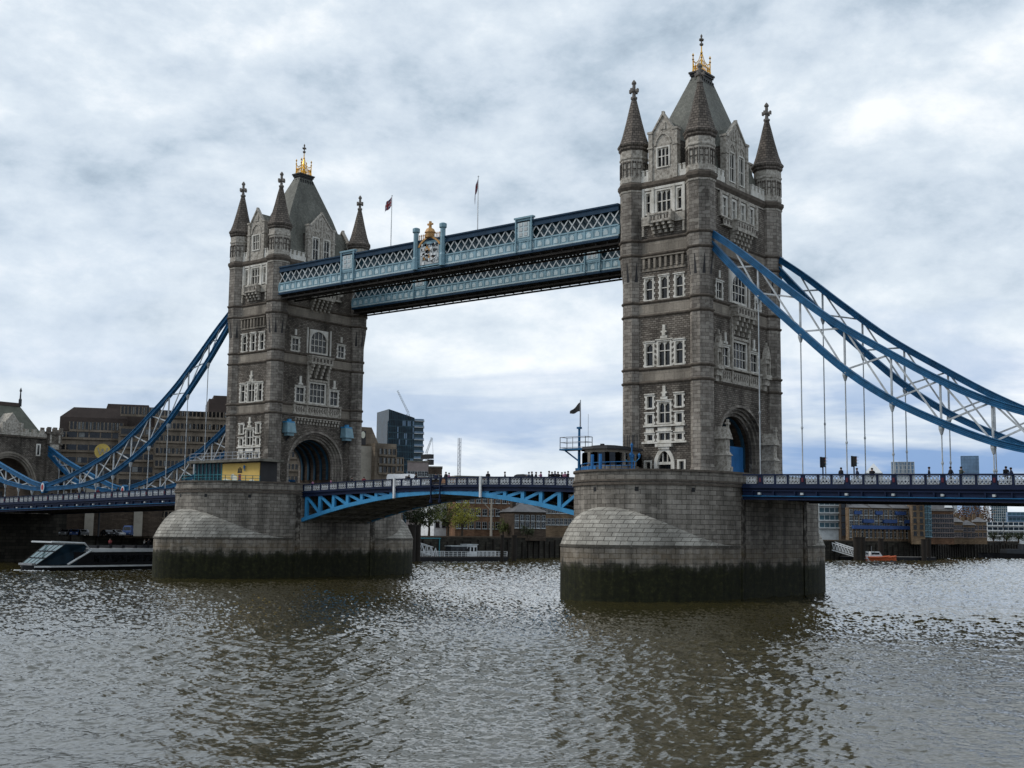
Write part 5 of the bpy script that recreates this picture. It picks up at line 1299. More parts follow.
x = on_deck(521, 1.5); vehicle('black_cab', 'rounded black taxi crossing near the right end of the opening span', 'taxi', cab, 1.8, (-1.45, 1.4), 'car_black', (x, 1.5, railb(x)-1.15), math.pi, cab_glass)
x = on_deck(500, 1.5); vehicle('parked_car', 'dark grey car crossing left of the black taxi', 'car', car_prof, 1.75, (-1.3, 1.3), 'car_grey', (x, 1.5, railb(x)-1.15), math.pi, car_glass)
x = on_deck(291, -5.2); vehicle('parked_car', 'pale grey car beside the pavilion at the foot of the farther arch', 'car', car_prof, 1.75, (-1.3, 1.3), 'silver', (x, -5.2, 12.95), 0, car_glass)
for u, c, D, l in ((128, 'car_blue', 300, 'blue van with white roof parked on the bank under the left span'),):
    p = pt(u, 527, 292); vehicle('parked_van', l, 'van', van_prof, 2.0, (-1.8, 1.7), c, (p.x, p.y, LZ), R(-40), van_glass)
    p = pt(127, 523, 292)
for k, (u, mt, w) in enumerate(((66, 'car_grey', 'leftmost of the cars under the left span'), (75, 'car_blue', 'second of the cars under the left span'), (84, 'silver', 'third of the cars under the left span'), (108, 'car_black', 'fourth of the cars, left of the blue van'), (117, 'silver', 'fifth of the cars, beside the blue van'))):
    p = pt(u, 527, 288); vehicle('parked_car', '%s car parked on the bank, %s' % ({'car_grey': 'grey', 'car_blue': 'blue', 'silver': 'pale', 'car_black': 'black'}[mt], w), 'car', car_prof, 1.75, (-1.3, 1.3), mt, (p.x, p.y, LZ), R(-50+13*k), car_glass, 'cars parked under the left span')
# ------------------------------------------------------------------ boats
def cruise_boat():
    cx, y0, y1 = -121.5, -28.6, 17.0            # bow upstream
    root = empty('river_boat', (cx, -6, WZ), 'black river boat with a slanted glass bow and white rail behind the farther pier', 'boat')
    W = 3.6; z = WZ
    b = MB(); L = [(-28.6, .3), (-27.5, 2.2), (-25, 3.3), (-20, W), (10, W), (17, W*.9)]
    for (ya, wa), (yb, wb) in zip(L, L[1:]):
        b.hexa([(cx-wa*.85, ya, z-.6), (cx+wa*.85, ya, z-.6), (cx+wb*.85, yb, z-.6), (cx-wb*.85, yb, z-.6), (cx-wa, ya, z+1.0), (cx+wa, ya, z+1.0), (cx+wb, yb, z+1.0), (cx-wb, yb, z+1.0)])
    b.build('hull', 'boat_black', root)
    b = MB()
    for (ya, wa), (yb, wb) in zip(L[1:], L[2:]):
        for s in (-1, 1): b.hexa([(cx+s*q, yy, zz) for zz in (z+.62, z+.92) for q, yy in ((wa+.0, ya), (wa+.07, ya), (wb+.07, yb), (wb+.0, yb))])
    b.build('rubbing_strake', 'boat_white', root)
    b = MB(); b.box(cx-W+.15, cx+W-.15, -20.5, 16, z+1.0, z+3.3); b.build('saloon', 'boat_black', root)
    b = MB()
    for i in range(9):
        for s in (-1, 1): b.box(cx+s*(W-.14)-.02, cx+s*(W-.14)+.02, -16.5+i*3.5, -13.4+i*3.5, z+1.5, z+2.7)
    b.build('saloon_window', 'window_glass', root, kind='stuff')
    b = MB(); b.box(cx-W+.05, cx+W-.05, -17.6, 16, z+3.3, z+3.95); b.build('deck_rail', 'boat_white', root)
    # slanted glass bow
    zb, zt = z+1.05, z+4.6; yb, yt = -27.4, -22.4; wb, wt = 2.5, 3.1
    gl = MB(); fr = MB()
    for i in range(4):
        for j in range(3):
            u0, u1, v0, v1 = i/4+.02, (i+1)/4-.02, j/3+.03, (j+1)/3-.03
            P_ = lambda u, v: (cx+lerp(-1, 1, u)*lerp(wb, wt, v), lerp(yb, yt, v), lerp(zb, zt, v))
            gl.quad(P_(u0, v0), P_(u1, v0), P_(u1, v1), P_(u0, v1))
    for i in range(5): fr.bar(P_(i/4, 0), P_(i/4, 1), .1)
    for j in range(4): fr.bar(P_(0, j/3), P_(1, j/3), .1)
    o = fr.build('bow_frame', 'dark_metal', root); gl.build('bow_glass', 'boat_glass', o)
    b = MB()
    for s in (-1, 1): b.add([(cx+s*2.5, yb, zb), (cx+s*3.1, yt, zt), (cx+s*3.3, -17.8, zt), (cx+s*3.5, -20.2, zb)], ((0, 1, 2, 3),))
    b.quad((cx-3.1, yt, zt), (cx+3.1, yt, zt), (cx+3.2, -18, zt+.1), (cx-3.2, -18, zt+.1)); b.build('bow_cabin', 'dark_glass', root)
    b = MB()
    for s in (-1, 1): b.tube([(cx+s*3.5, -21.8, z+1.1), (cx+s*3.6, -17.2, z+3.6), (cx+s*3.4, -18.6, z+4.9), (cx+s*3.2, -25.0, z+5.1)], .2, 6)
    b.box(cx-3.4, cx+3.4, -25.1, -24.8, z+5.0, z+5.2); b.build('white_hoop', 'boat_white', root)
    b = MB(); b.box(cx-2.2, cx+2.2, -28.0, -27.2, z+1.0, z+1.35); b.build('bow_fender', 'silver', root)
    b = MB()
    for k in range(11): yy = -15+k*2.7; b.box(cx-2.2, cx+2.2, yy-.3, yy+.3, z+3.96, z+4.5)
    b.build('deck_seat', 'boat_black', root, kind='stuff')
    b = MB(); rr = random.Random(2)
    for k in range(160):
        t = rr.random(); r_ = rr.uniform(.06, .22); b.lathe(cx+rr.uniform(-2.0, 2.0)*(1+t), -28.6+rr.uniform(-.7, .5)+t*3, [(r_*1.6, z-.05), (r_, z+.04+.12*rr.random()), (.01, z+.1+.12*rr.random())], 6)
    b.build('bow_wave', 'boat_white', kind='stuff', label='white water at the bow of the black river boat', cat='bow wave', org=(cx, -28.9, z))
    for k, yy in enumerate((-12, -4.5, -3.6, 3)):
        person(cx+1.4, yy, z+3.95, 1.2+k, (2, 3, 0, 1)[k], 0, 2, 'person in %s on the open top of the black river boat' % tops[(2, 3, 0, 1)[k]])
cruise_boat()
for _o in scene.objects:
    if _o.name.startswith(('river_boat', 'bow_wave')) and _o.parent is None: _o.location.y += .8
    if _o.get('label', '').endswith('on the open top of the black river boat'): _o.location.y += .8
def pontoon(u0, u1, D0, D1, label, rails=True):
    p0, p1 = pt(u0, 556, D0), pt(u1, 556, D1); a = math.atan2(p1.y-p0.y, p1.x-p0.x); L = math.hypot(p1.x-p0.x, p1.y-p0.y)
    root = empty('floating_pontoon', (p0.x, p0.y, WZ), label, 'pontoon', None, a); ORG[root.name] = Vector((0, 0, 0))
    b = MB(); b.box(0, L, 0, 6, -.6, 1.1); b.build('hull', 'boat_black', root); b = MB(); b.box(.1, L-.1, .1, 5.9, 1.1, 1.25); b.build('deck', 'paving', root)
    if rails:
        b = MB()
        for y in (.2, 5.8):
            for z in (1.55, 2.05, 2.5): b.box(.2, L-.2, y-.05, y+.05, z, z+.1)
            n = int(L/1.3)
            for i in range(n+1): b.box(lerp(.2, L-.2, i/n)-.06, lerp(.2, L-.2, i/n)+.06, y-.06, y+.06, 1.25, 2.6)
        b.build('railing', 'white_paint', root)
    return root, a, p0, L
def local_thing(name, p, a, label, cat, group=None):
    r = empty(name, p, label, cat, group, a); ORG[r.name] = Vector((0, 0, 0)); return r
def piles(spec, D, zt, who):
    for k, (u, w) in enumerate(spec):
        p = pt(u, 556, D+3*k); b = MB(); b.lathe(p.x, p.y, [(w, -6), (w, zt-.4), (w*1.1, zt-.4), (w*1.1, zt)], 12)
        b.build('mooring_pile', 'wood_pile', org=(p.x, p.y, -3), label='dark round mooring pile %s, number %s from the left' % (who, ('one', 'two', 'three', 'four', 'five', 'six')[k]), cat='pile', group='mooring piles '+who)
root, a, p0, L = pontoon(409, 508, 322, 338, 'long pontoon with white railings moored below the opening span')
M_ = Matrix.Translation(p0) @ Matrix.Rotation(a, 4, 'Z'); M_.translation.z = WZ
def hut(xc, w, h, label, mat, name='pontoon_hut'):
    t = local_thing(name, M_ @ Vector((xc, 3, 1.25)), a, label, 'hut')
    b = MB(); b.box(-w/2, w/2, -1.5, 1.5, 0, h); b.build('hut_wall', mat, t); b = MB(); b.box(-w/2-.2, w/2+.2, -1.7, 1.7, h, h+.25); b.build('hut_roof', 'grey_white', t)
    for k in range(3): g = MB(); g.box(-w/2+w*(k+.18)/3, -w/2+w*(k+.82)/3, -1.53, -1.47, h*.42, h*.82); g.build('window', 'window_glass', t)
hut(L*.54, 6.0, 2.6, 'low dark glazed shelter on the white railed pontoon', 'dark_metal'); hut(L*.655, 3.2, 3.0, 'white hut on the railed pontoon, right of the glazed shelter', 'white_paint')
t = local_thing('gangway', M_ @ Vector((L*.08, 3.2, 1.25)), a, 'white trussed gangway with a teal canopy at the left of the pontoon', 'gangway')
b = MB()
for y in (-1, 1):
    b.bar((-1, y, 4.3), (6, y, 2.4), .2); b.bar((-1, y, 2.2), (6, y, .2), .2)
    for i in range(6): b.bar((-1+i*1.4, y, 2.2-i*.4), (-.3+i*1.4, y, 4.1-i*.38), .16); b.bar((-.3+i*1.4, y, 4.1-i*.38), (.4+i*1.4, y, 1.8-i*.4), .16)
b.build('truss', 'white_paint', t); b = MB(); b.box(0, 8, -1.6, 1.6, 4.6, 4.85)
b.box(.2, .4, -1.4, -1.2, 0, 4.6); b.box(7.6, 7.8, -1.4, -1.2, 0, 4.6); b.build('canopy', 'teal_paint', t)
piles([(411.5, 1.0), (416.5, 1.0)], 318, 8.0, 'left of the railed pontoon'); piles([(502, .45), (514, .7)], 330, 5.6, 'right of the railed pontoon')
# ------------------------------------------------------------------ buildings on the far bank
def ground_line(u0, u1, D0, D1):
    p0, p1 = pt(u0, 530, D0), pt(u1, 530, D1); return p0, math.atan2(p1.y-p0.y, p1.x-p0.x), math.hypot(p1.x-p0.x, p1.y-p0.y)
def zof(u, v, D): return pt(u, v, D).z
pane_src = {}
def win_obj(parent, x, z, w, h, sill=True, fm='grey_white', gm='window_glass'):
    key = (round(w, 2), round(h, 2), fm, gm)
    if key not in pane_src:
        b = MB(); f = .07
        b.box(-w/2, -w/2+f, -.1, .05, 0, h); b.box(w/2-f, w/2, -.1, .05, 0, h); b.box(-w/2+f, w/2-f, -.1, .05, 0, f); b.box(-w/2+f, w/2-f, -.1, .05, h-f, h); b.box(-.035, .035, -.08, .05, f, h-f); b.box(-w/2+f, -.035, -.08, .05, h*.49, h*.52); b.box(.035, w/2-f, -.08, .05, h*.49, h*.52)
        b.box(-w/2-.15, w/2+.15, -.22, -.1, -.2, 0)
        b.quad((-w/2+.02, -.03, .02), (w/2-.02, -.03, .02), (w/2-.02, -.03, h-.02), (-w/2+.02, -.03, h-.02), 1)
        o = b.build('window', [fm, gm], parent); pane_src[key] = o
    else: o = pane_src[key].copy(); C.objects.link(o); o.parent = parent
    o.location = (x, 0, z); return o
def block(root, name, x0, x1, y0, y1, z0, z1, mat):
    b = MB(); b.box(x0, x1, y0, y1, z0, z1); return b.build(name, mat, root)
def bands(root, x0, x1, y, zs, h, n, sill_mat='hotel_concrete', gm='window_glass', curtained=.3, seed=1):
    """strip windows: one part for each storey, with posts, curtains and a projecting sill"""
    rr = random.Random(seed)
    for z in zs:
        b = MB(); b.box(x0, x1, y-.05, y+.02, z, z+h, 1); w = (x1-x0)/n
        for i in range(n+1): b.box(x0+i*w-.14, x0+i*w+.14, y-.3, y-.051, z, z+h, 0)
        for i in range(n):
            if rr.random() < curtained: b.box(x0+i*w+.3, x0+i*w+w*rr.uniform(.4, .8), y-.09, y-.052, z+.1, z+h-.1, 2)
        b.box(x0, x1, y-.45, y-.051, z-.5, z, 0)
        b.build('window_band', [sill_mat, gm, 'curtain'], root)
# hotel behind the left span
def hotel():
    p, a, L = ground_line(55, 232, 309, 309)
    root = local_thing('riverside_hotel', Vector((p.x, p.y, LZ)), a, 'large stepped brown concrete hotel with bands of windows behind the left span', 'hotel')
    ux = lambda u: (u-55)/(232-55)*L
    zz = lambda v, D=306: zof(140, v, D)-LZ
    def wing(u0, u1, y0, depth, vtop, floors, seed, vfirst, red=None, n=None):
        x0, x1 = ux(u0), ux(u1); zt = zz(vtop); zf = zz(vfirst); block(root, 'wing', x0, x1, y0, y0+depth, -.5, zt, 'hotel_concrete')
        n = n or int((x1-x0)/2.6); fh = 3.05
        bands(root, x0+.4, x1-.4, y0, [zf-k*fh for k in range(floors)], 1.35, n, seed=seed)
    wing(46, 118, 6, 22, 430, 7, 1, 437); wing(112, 152, 3, 24, 425, 8, 2, 433); wing(148, 330, 0, 24, 409, 10, 3, 414, n=44)
    b = MB(); x0, x1 = ux(52), ux(120); z0, z1 = zz(431), zz(406); b.prism([(x0, 6), (x1, 6), (x1, 26), (x0, 26)], z0, z1-2.5, 0); b.prism([(x0, 6), (x1, 6), (x1, 26), (x0, 26)], z1-2.5, z1, 0, [(x0+3, 7), (x1-1, 7), (x1-1, 25), (x0+3, 25)])
    x0, x1 = ux(90), ux(150); z1 = zz(400); b.prism([(x0, 9), (x1, 9), (x1, 27), (x0, 27)], z0, z1, 0, [(x0+2, 10), (x1-2, 10), (x1-2, 26), (x0+2, 26)])
    x0, x1 = ux(122), ux(168); b.prism([(x0, 4), (x1, 4), (x1, 24), (x0, 24)], zz(428), zz(404), 0, [(x0+7, 5), (x1-5, 5), (x1-5, 23), (x0+7, 23)])
    b.build('plant_storey', 'hotel_red', root)
    bands(root, ux(62), ux(116), 5.9, [zz(429)], 1.9, 14, seed=9); bands(root, ux(113), ux(146), 2.9, [zz(417)+1], 1.9, 9, seed=10)
    b = MB(); b.box(ux(203), ux(231), 2, 20, zz(410), zz(394)); b.box(ux(208), ux(231), 3, 18, zz(394), zz(390)); b.build('roof_tower', 'hotel_red', root)
    for k, (u0, u1) in enumerate(((57, 75), (78, 110), (118, 140))):
        bands(root, ux(u0), ux(u1), 5.0-k*1.5, [2.2, 6.0], 1.8, 7, seed=20+k, curtained=.6)
    b = MB(); b.box(ux(55), ux(160), -1.5, 6, .0, 7.4); b.build('podium', 'dark_brick', root)
    for u in (88, 136): b = MB(); b.box(ux(u)-1.0, ux(u)+1.0, -2.5, -1.5, 0, 12); b.build('column', 'concrete_pale', root)
hotel()
def hotel_tail():
    p, a, L = ground_line(358, 402, 330, 336)
    root = local_thing('riverside_hotel', Vector((p.x, p.y, LZ)), a, 'brown stepped end of a hotel between the farther tower and the glass tower', 'hotel')
    ux = lambda u: (u-358)/(402-358)*L; zz = lambda v: zof(380, v, 333)-LZ
    block(root, 'wing', ux(350), ux(370), 0, 20, -.5, zz(447), 'concrete_pale'); block(root, 'wing', ux(369.5), ux(391), -2, 20, -.5, zz(444), 'hotel_concrete'); block(root, 'wing', ux(390.5), ux(406), 2, 18, -.5, zz(456), 'hotel_concrete')
    b = MB(); x0, x1 = ux(352), ux(383); b.prism([(x0, 3), (x1, 3), (x1, 18), (x0, 18)], zz(447), zz(427), 0, [(x0, 3.2), (x1-2.6, 3.2), (x1-2.6, 17), (x0, 17)]); b.build('plant_storey', 'hotel_concrete', root)
    bands(root, ux(373), ux(390.5), -2, [zz(455), zz(464), zz(473)], 1.6, 4, seed=4, curtained=.8); bands(root, ux(391), ux(405), 2, [zz(463), zz(470)], 1.6, 4, seed=5, curtained=.8)
    b = MB(); b.box(ux(361), ux(368), 2.8, 2.99, zz(445), zz(431)); b.build('recess_shade', 'roof_dark', root)  # dark panel on the wall face, painting the shade of a recess
    b = MB(); xc, zc = ux(365), zz(435); b.poly([(xc+.65*math.cos(i*.4488), 2.7, zc+.95*math.sin(i*.4488)) for i in range(14)][::-1]); b.build('roof_sign', 'poster_cloud', root)
hotel_tail()
# round yellow sign in front of the hotel
p = pt(102.5, 451.5, 285); aa = math.atan2(CAM.x-p.x, -(CAM.y-p.y))
root = local_thing('round_sign', Vector((p.x, p.y, LZ)), aa, 'round yellow sign with zigzag strokes in front of the brown hotel', 'sign')
zc = p.z-LZ; r = 1.7; b = MB(); n = 28
b.tube([(0, -.15, zc), (0, .15, zc)], r, n); b.build('disc', 'yellow_disc', root)
b = MB(); zz4 = [(-1.0, .8), (-.5, -.75), (0, .6), (.5, -.75), (1.0, .8)]
for (x0, q0), (x1, q1) in zip(zz4, zz4[1:]): b.bar((x0, -.22, zc+q0), (x1, -.22, zc+q1), .22, .08, 0, (0, 1, 0))
b.build('zigzag', 'concrete_pale', root); b = MB(); b.tube([(0, .3, 0), (0, .3, zc)], .18, 8); b.build('post', 'dark_metal', root)
# glass tower and cranes
def glass_tower():
    D = 640; p, a, L = ground_line(386, 423, D, D+6)
    root = local_thing('glass_tower', Vector((p.x, p.y, LZ)), a, 'dark blue glass tower with balconied corner left of the cloudy gap', 'tower block')
    zt0, zt1 = zof(388, 409, D)-LZ, zof(414, 417, D)-LZ; xm = L*.70
    b = MB(); b.hexa([(0, 0, 0), (xm, 0, 0), (xm, 22, 0), (0, 22, 0), (0, 0, zt0), (xm, 0, zt1), (xm, 22, zt1), (0, 22, zt0)]); b.build('curtain_wall', 'dark_glass', root)
    b = MB(); n = 15
    for i in range(n+1): x = xm*i/n; b.box(x-.07, x+.07, -.25, -.01, 0, lerp(zt0, zt1, i/n))
    k = 3.3
    while k < zt1: b.box(0, xm, -.18, -.01, k-.22, k+.05); k += 3.3
    b.build('mullion', 'blue_glass', root)
    b = MB(); rr = random.Random(4)
    for i in range(n):
        for j in range(int(zt1/3.3)):
            if rr.random() < .16: b.box(xm*i/n+.15, xm*(i+1)/n-.15, -.05, -.011, j*3.3+.3, j*3.3+3.0)
    b.build('blind', 'hazy_glass', root, kind='stuff')
    zc = zof(420, 421, D)-LZ; b = MB(); b.box(xm+.01, L*.98, 1.5, 20, 0, zc); b.build('corner_wing', 'blue_glass', root)
    b = MB(); k = 3.3
    while k < zc+1: b.prism([(xm, 0), (L*.95, -.6), (L*1.03, 3), (L*1.03, 20), (L*.98, 20), (xm, 1.4)], k-.25, k+.1); b.prism([(xm, .05), (L*.95, -.55), (L*1.03, 3), (L*1.02, 3), (L*.945, -.45), (xm, .15)], k+.1, k+1.0, 1); k += 3.3
    b.build('balcony', ['grey_white', 'hazy_glass'], root)
    b = MB(); b.box(-.5, -.01, 0, 4, 0, zof(386, 421, D)-LZ); b.build('fin', 'dark_glass', root)
glass_tower()
def crane(u0, v0, u1, v1, D, label, mast_v, cabin=False):
    a, c, m0 = pt(u0, v0, D), pt(u1, v1, D), pt(u0, mast_v, D)
    root = empty('tower_crane', (a.x, a.y, LZ), label, 'crane', 'cranes on the skyline')
    b = MB(); s = .55
    for dx, dy in ((-s, -s), (s, -s), (s, s), (-s, s)): b.bar((a.x+dx, a.y+dy, LZ), (a.x+dx, a.y+dy, a.z), .16)
    for k in range(int((a.z-LZ)/2.2)): z = LZ+k*2.2; b.bar((a.x-s, a.y-s, z), (a.x+s, a.y+s, z+2.2), .12); b.bar((a.x+s, a.y-s, z), (a.x-s, a.y+s, z+2.2), .12)
    b.build('mast', 'dark_metal', root)
    b = MB(); d = (c-a); n = 12; side = Vector((-d.y, d.x, 0)).normalized()*.5; upv = side.cross(d).normalized()*.9; upv = upv if upv.z > 0 else -upv
    for o in (-side, side, upv): b.bar(a+o, c+o*.4, .16)
    for i in range(n): q0, q1 = a+d*(i/n), a+d*((i+1)/n); b.bar(q0-side, q1+upv, .1); b.bar(q1+upv, q1+side, .1)
    b.build('jib', 'grey_white', root)
    if cabin:
        back = a-d.normalized()*5+Vector((0, 0, -1)); b = MB(); b.box(a.x-2.6, a.x+3.0, a.y-1.3, a.y+1.3, a.z-2.2, a.z-.2); b.box(a.x+1.2, a.x+3.4, a.y-1, a.y+1, a.z-5, a.z-2.6); b.build('counterweight', 'black_iron', root)
        b = MB(); b.bar(c, (c.x+.6, c.y, a.z-1), .08); b.build('hoist_line', 'dark_metal', root)
crane(408, 414, 397, 391, 645, 'pale crane jib leaning left above the dark glass tower', 440); crane(427, 454, 432.5, 438, 560, 'smaller luffing crane with dark counterweight right of the glass tower', 470, True)
p = pt(459, 475, 480); zt = zof(459, 438, 480); root = empty('radio_mast', (p.x, p.y, LZ), 'thin lattice mast rising alone behind the middle of the opening span', 'mast')
b = MB()
for dx, dy in ((-.4, -.4), (.4, -.4), (.4, .4), (-.4, .4)): b.bar((p.x+dx, p.y+dy, LZ), (p.x+dx, p.y+dy, zt), .17)
for k in range(int((zt-LZ)/1.6)): z = LZ+k*1.6; b.bar((p.x-.4, p.y-.4, z), (p.x+.4, p.y+.4, z+1.6), .1); b.bar((p.x+.4, p.y-.4, z), (p.x-.4, p.y+.4, z+1.6), .1)
b.build('lattice', 'silver', root)
def simple_building(name, u0, u1, D, D1, vtop, wall, label, cols, rows, depth=14, roof=None, ww=1.3, wh=1.9, z0w=2.2, cat='building', vroof=None, fm='grey_white', group=None, gm='window_glass'):
    p, a, L = ground_line(u0, u1, D, D1); zt = zof((u0+u1)/2, vtop, (D+D1)/2)-LZ
    root = local_thing(name, Vector((p.x, p.y, LZ)), a, label, cat, group)
    block(root, 'wall', 0, L, .06, depth, -.5, zt, wall)
    fh = (zt-z0w-.6)/max(rows, 1)
    for j in range(rows):
        for i in range(cols): win_obj(root, L*(i+.5)/cols, z0w+fh*j+(fh-wh)*.4, ww, min(wh, fh*.8), fm=fm, gm=gm)
    if roof:
        zr = zof((u0+u1)/2, vroof, (D+D1)/2)-LZ; b = MB(); k = min(depth, L)*.42; e = .5
        b.prism([(-e, -e), (L+e, -e), (L+e, depth+e), (-e, depth+e)], zt, zr, 0, [(k, depth*.48), (L-k, depth*.48), (L-k, depth*.52), (k, depth*.52)]); b.build('roof', roof, root)
        c = MB()
        for x in (L*.2, L*.8): c.box(x-.6, x+.6, depth*.45, depth*.6, zt, zr+1.2)
        c.build('chimney', wall, root)
    else: b = MB(); b.box(-.2, L+.2, -.2, depth+.2, zt, zt+.5); b.build('parapet', 'soffit_grey', root)
    return root, L, zt
simple_building('office_block', 406, 427, 470, 470, 462, 'pinkish', 'pinkish block low beside the glass tower, above the white van', 6, 2, 16, z0w=14, fm='grey_white')
simple_building('office_block', 425, 441, 500, 500, 467.5, 'dark_brick', 'small dark block right of the pinkish one behind the people', 5, 2, 14, z0w=16, fm='grey_white')
simple_building('brick_building', 455, 520, 385, 392, 478, 'red_brick', 'long red brick block with rows of white windows behind the flag mast', 10, 4, 16, ww=1.5, wh=2.1)
simple_building('brick_building', 505, 580, 425, 430, 479, 'brown_brick', 'pale brown brick block with paired windows under the right leaf', 18, 4, 16, ww=1.2, wh=2.2, z0w=4)
simple_building('old_house', 514, 546, 372, 376, 512, 'dark_brick', 'small dark brick house with hipped slate roof in front of brick blocks', 6, 2, 12, 'roof_slate', 1.2, 1.9, 3.2, 'house', 502)
simple_building('stucco_house', 434, 460, 392, 396, 502, 'white_paint', 'white house half hidden by the yellow green tree', 4, 2, 10, 'roof_slate', 1.3, 1.8, 2.4, 'house', 494, fm='dark_metal')
simple_building('brick_building', -40, 58, 345, 345, 462, 'dark_brick', 'added dark brick building blocking the sky in the gatehouse arch at the left edge', 12, 5, 14, fm='dark_metal')  # added to block the bright sky behind the gatehouse arch
# flag mast with yard by the dock
p = pt(491, 536, 366); zt = zof(491, 494, 366); root = empty('yard_mast', (p.x, p.y, LZ), 'pale mast with slanted yard standing by the dock wall', 'mast')
b = MB(); b.tube([(p.x, p.y, LZ), (p.x, p.y, zt)], [.38, .22], 8); b.build('post', 'concrete_pale', root)
c = pt(483, 502, 366); b = MB(); b.bar((p.x, p.y, zof(491, 511, 366)), c, .22); e = pt(497, 509, 366); b.bar((p.x, p.y, zof(491, 508, 366)), e, .2); b.build('yard', 'concrete_pale', root)
# trees
def tree(u, D, vtop, rad, leaf, label, trunk=True, group=None, n=2400, squash=.8, seed=1, sz=.5):
    p = pt(u, 530, D); zt = zof(u, vtop, D); rr = random.Random(seed); root = empty('leafy_tree', (p.x, p.y, LZ), label, 'tree', group)
    H = zt-LZ; b = MB(); tips = []
    b.tube([(p.x, p.y, LZ-.3), (p.x+.1, p.y, LZ+H*.22), (p.x-.1, p.y, LZ+H*.42)], [.4, .3, .22], 8)
    for k in range(11):
        a = k*2.4+rr.random(); el = rr.uniform(.3, 1.2); l = rad*rr.uniform(.55, .95); s = Vector((p.x, p.y, LZ+H*rr.uniform(.22, .42)))
        e = s+Vector((math.cos(a)*math.cos(el)*l, math.sin(a)*math.cos(el)*l, math.sin(el)*l)); mid = s.lerp(e, .5)+Vector((0, 0, .25)); b.tube([s, mid, e], [.16, .1, .04], 6); tips += [e, mid]
        for q in range(2): e2 = e+Vector((rr.uniform(-1, 1), rr.uniform(-1, 1), rr.uniform(0, 1.2)))*rad*.33; b.tube([mid.lerp(e, .5), e2], [.06, .02], 5); tips.append(e2)
    b.build('trunk', 'bark', root)
    cz = LZ+H*.62; hz = H*.42
    clumps = [t for t in tips if t.z < zt]+[Vector((p.x+rad*math.cos(a)*r_, p.y+rad*math.sin(a)*r_, cz+hz*zz)) for a, r_, zz in ((rr.uniform(0, 6.28), rr.uniform(.2, .85), rr.uniform(-.7, .95)) for _ in range(26))]
    clumps = [c for c in clumps if ((c.x-p.x)**2+(c.y-p.y)**2)/(rad*rad)+((c.z-cz)/hz)**2 < 1.15]
    b = MB(); cr = [rr.uniform(.45, 1.0)*rad*.32 for _ in clumps]
    for k in range(n):
        i = rr.randrange(len(clumps)); c = clumps[i]; d = Vector((rr.gauss(0, 1), rr.gauss(0, 1), rr.gauss(0, 1))).normalized()*cr[i]*rr.random()**.4
        q = c+d; s = sz*rr.uniform(.5, 1.2); ax = Vector((rr.gauss(0, 1), rr.gauss(0, 1), rr.gauss(0, 1))).normalized(); bx = ax.orthogonal().normalized(); cx = ax.cross(bx)
        b.quad(q-bx*s*.5, q+cx*s*.32, q+bx*s*.5, q-cx*s*.32)
    b.build('crown', leaf, root)
tree(462, 362, 498, 5.2, 'leaf_yellow', 'yellow green tree behind the railed pontoon, left of the pale mast', seed=2)
tree(448, 366, 500, 4.6, 'leaf_mid', 'mid green tree between white house and the yellow green tree', seed=3, n=1500); tree(429, 358, 497, 4.6, 'leaf_mid', 'green tree between the dark tree and the white house', seed=5)
tree(416, 352, 493, 5.5, 'leaf_dark', 'dark green tree close behind the end of the farther pier', seed=4, n=3200)
tree(503, 376, 520, 2.6, 'leaf_mid', 'small green bush-like tree left of the dark brick house', seed=6, n=900, sz=.4); tree(527, 369, 526, 2.4, 'leaf_dark', 'dark shrub in front of the dark brick house', seed=7, n=900, sz=.4)
tree(976, 640, 508, 11, 'leaf_russet', 'large russet tree behind the low brick houses at the right', seed=8, n=3200, sz=.9); tree(958, 620, 514, 7, 'leaf_russet', 'smaller russet tree left of the large russet one', seed=9, n=1800, sz=.9)
tree(943, 600, 522, 4, 'leaf_russet', 'low russet tree behind the brick block with the pale pyramid', seed=14, n=700, sz=.8)
for k, u in enumerate((993, 1006, 1018)): tree(u, 556, 533+k % 2, 3.5, 'leaf_dark', 'dark low tree before the white glass block, number %s from the left' % ('one', 'two', 'three')[k], group='low trees on the right bank', seed=20+k, n=700, sz=.5)
# right bank
def banded(name, u0, u1, D, vtop, vbot, nb, label, depth=14, wall='white_paint', glass='blue_glass', cat='building', cols=4):
    p, a, L = ground_line(u0, u1, D, D+.5); um = (u0+u1)/2; zt = zof(um, vtop, D)-LZ; zb = max(0, zof(um, vbot, D)-LZ)
    root = local_thing(name, Vector((p.x, p.y, LZ)), a, label, cat); block(root, 'wall', 0, L, .3, depth, -.5, zt, wall); fh = (zt-zb)/nb
    for k in range(nb):
        b = MB(); z = zb+k*fh; b.box(.2, L-.2, .2, .29, z+fh*.36, z+fh*.94, 0)
        for i in range(cols+1): x = lerp(.2, L-.2, i/cols); b.box(x-.1, x+.1, .1, .199, z+fh*.36, z+fh*.94, 1)
        b.box(-.2, L+.2, -.8, .28, z+fh*.2, z+fh*.36, 1); b.build('window_band', [glass, wall], root)
    return root, L, zt
banded('white_block', 819, 841, 452, 500, 530, 4, 'narrow white block with glazed bands just right of the nearer pier', cols=4, wall='grey_white')
simple_building('brick_building', 841, 852, 448, 448.5, 500, 'dark_brick', 'dark narrow brick block between the white block and the warehouse', 2, 5, 14, fm='dark_metal')
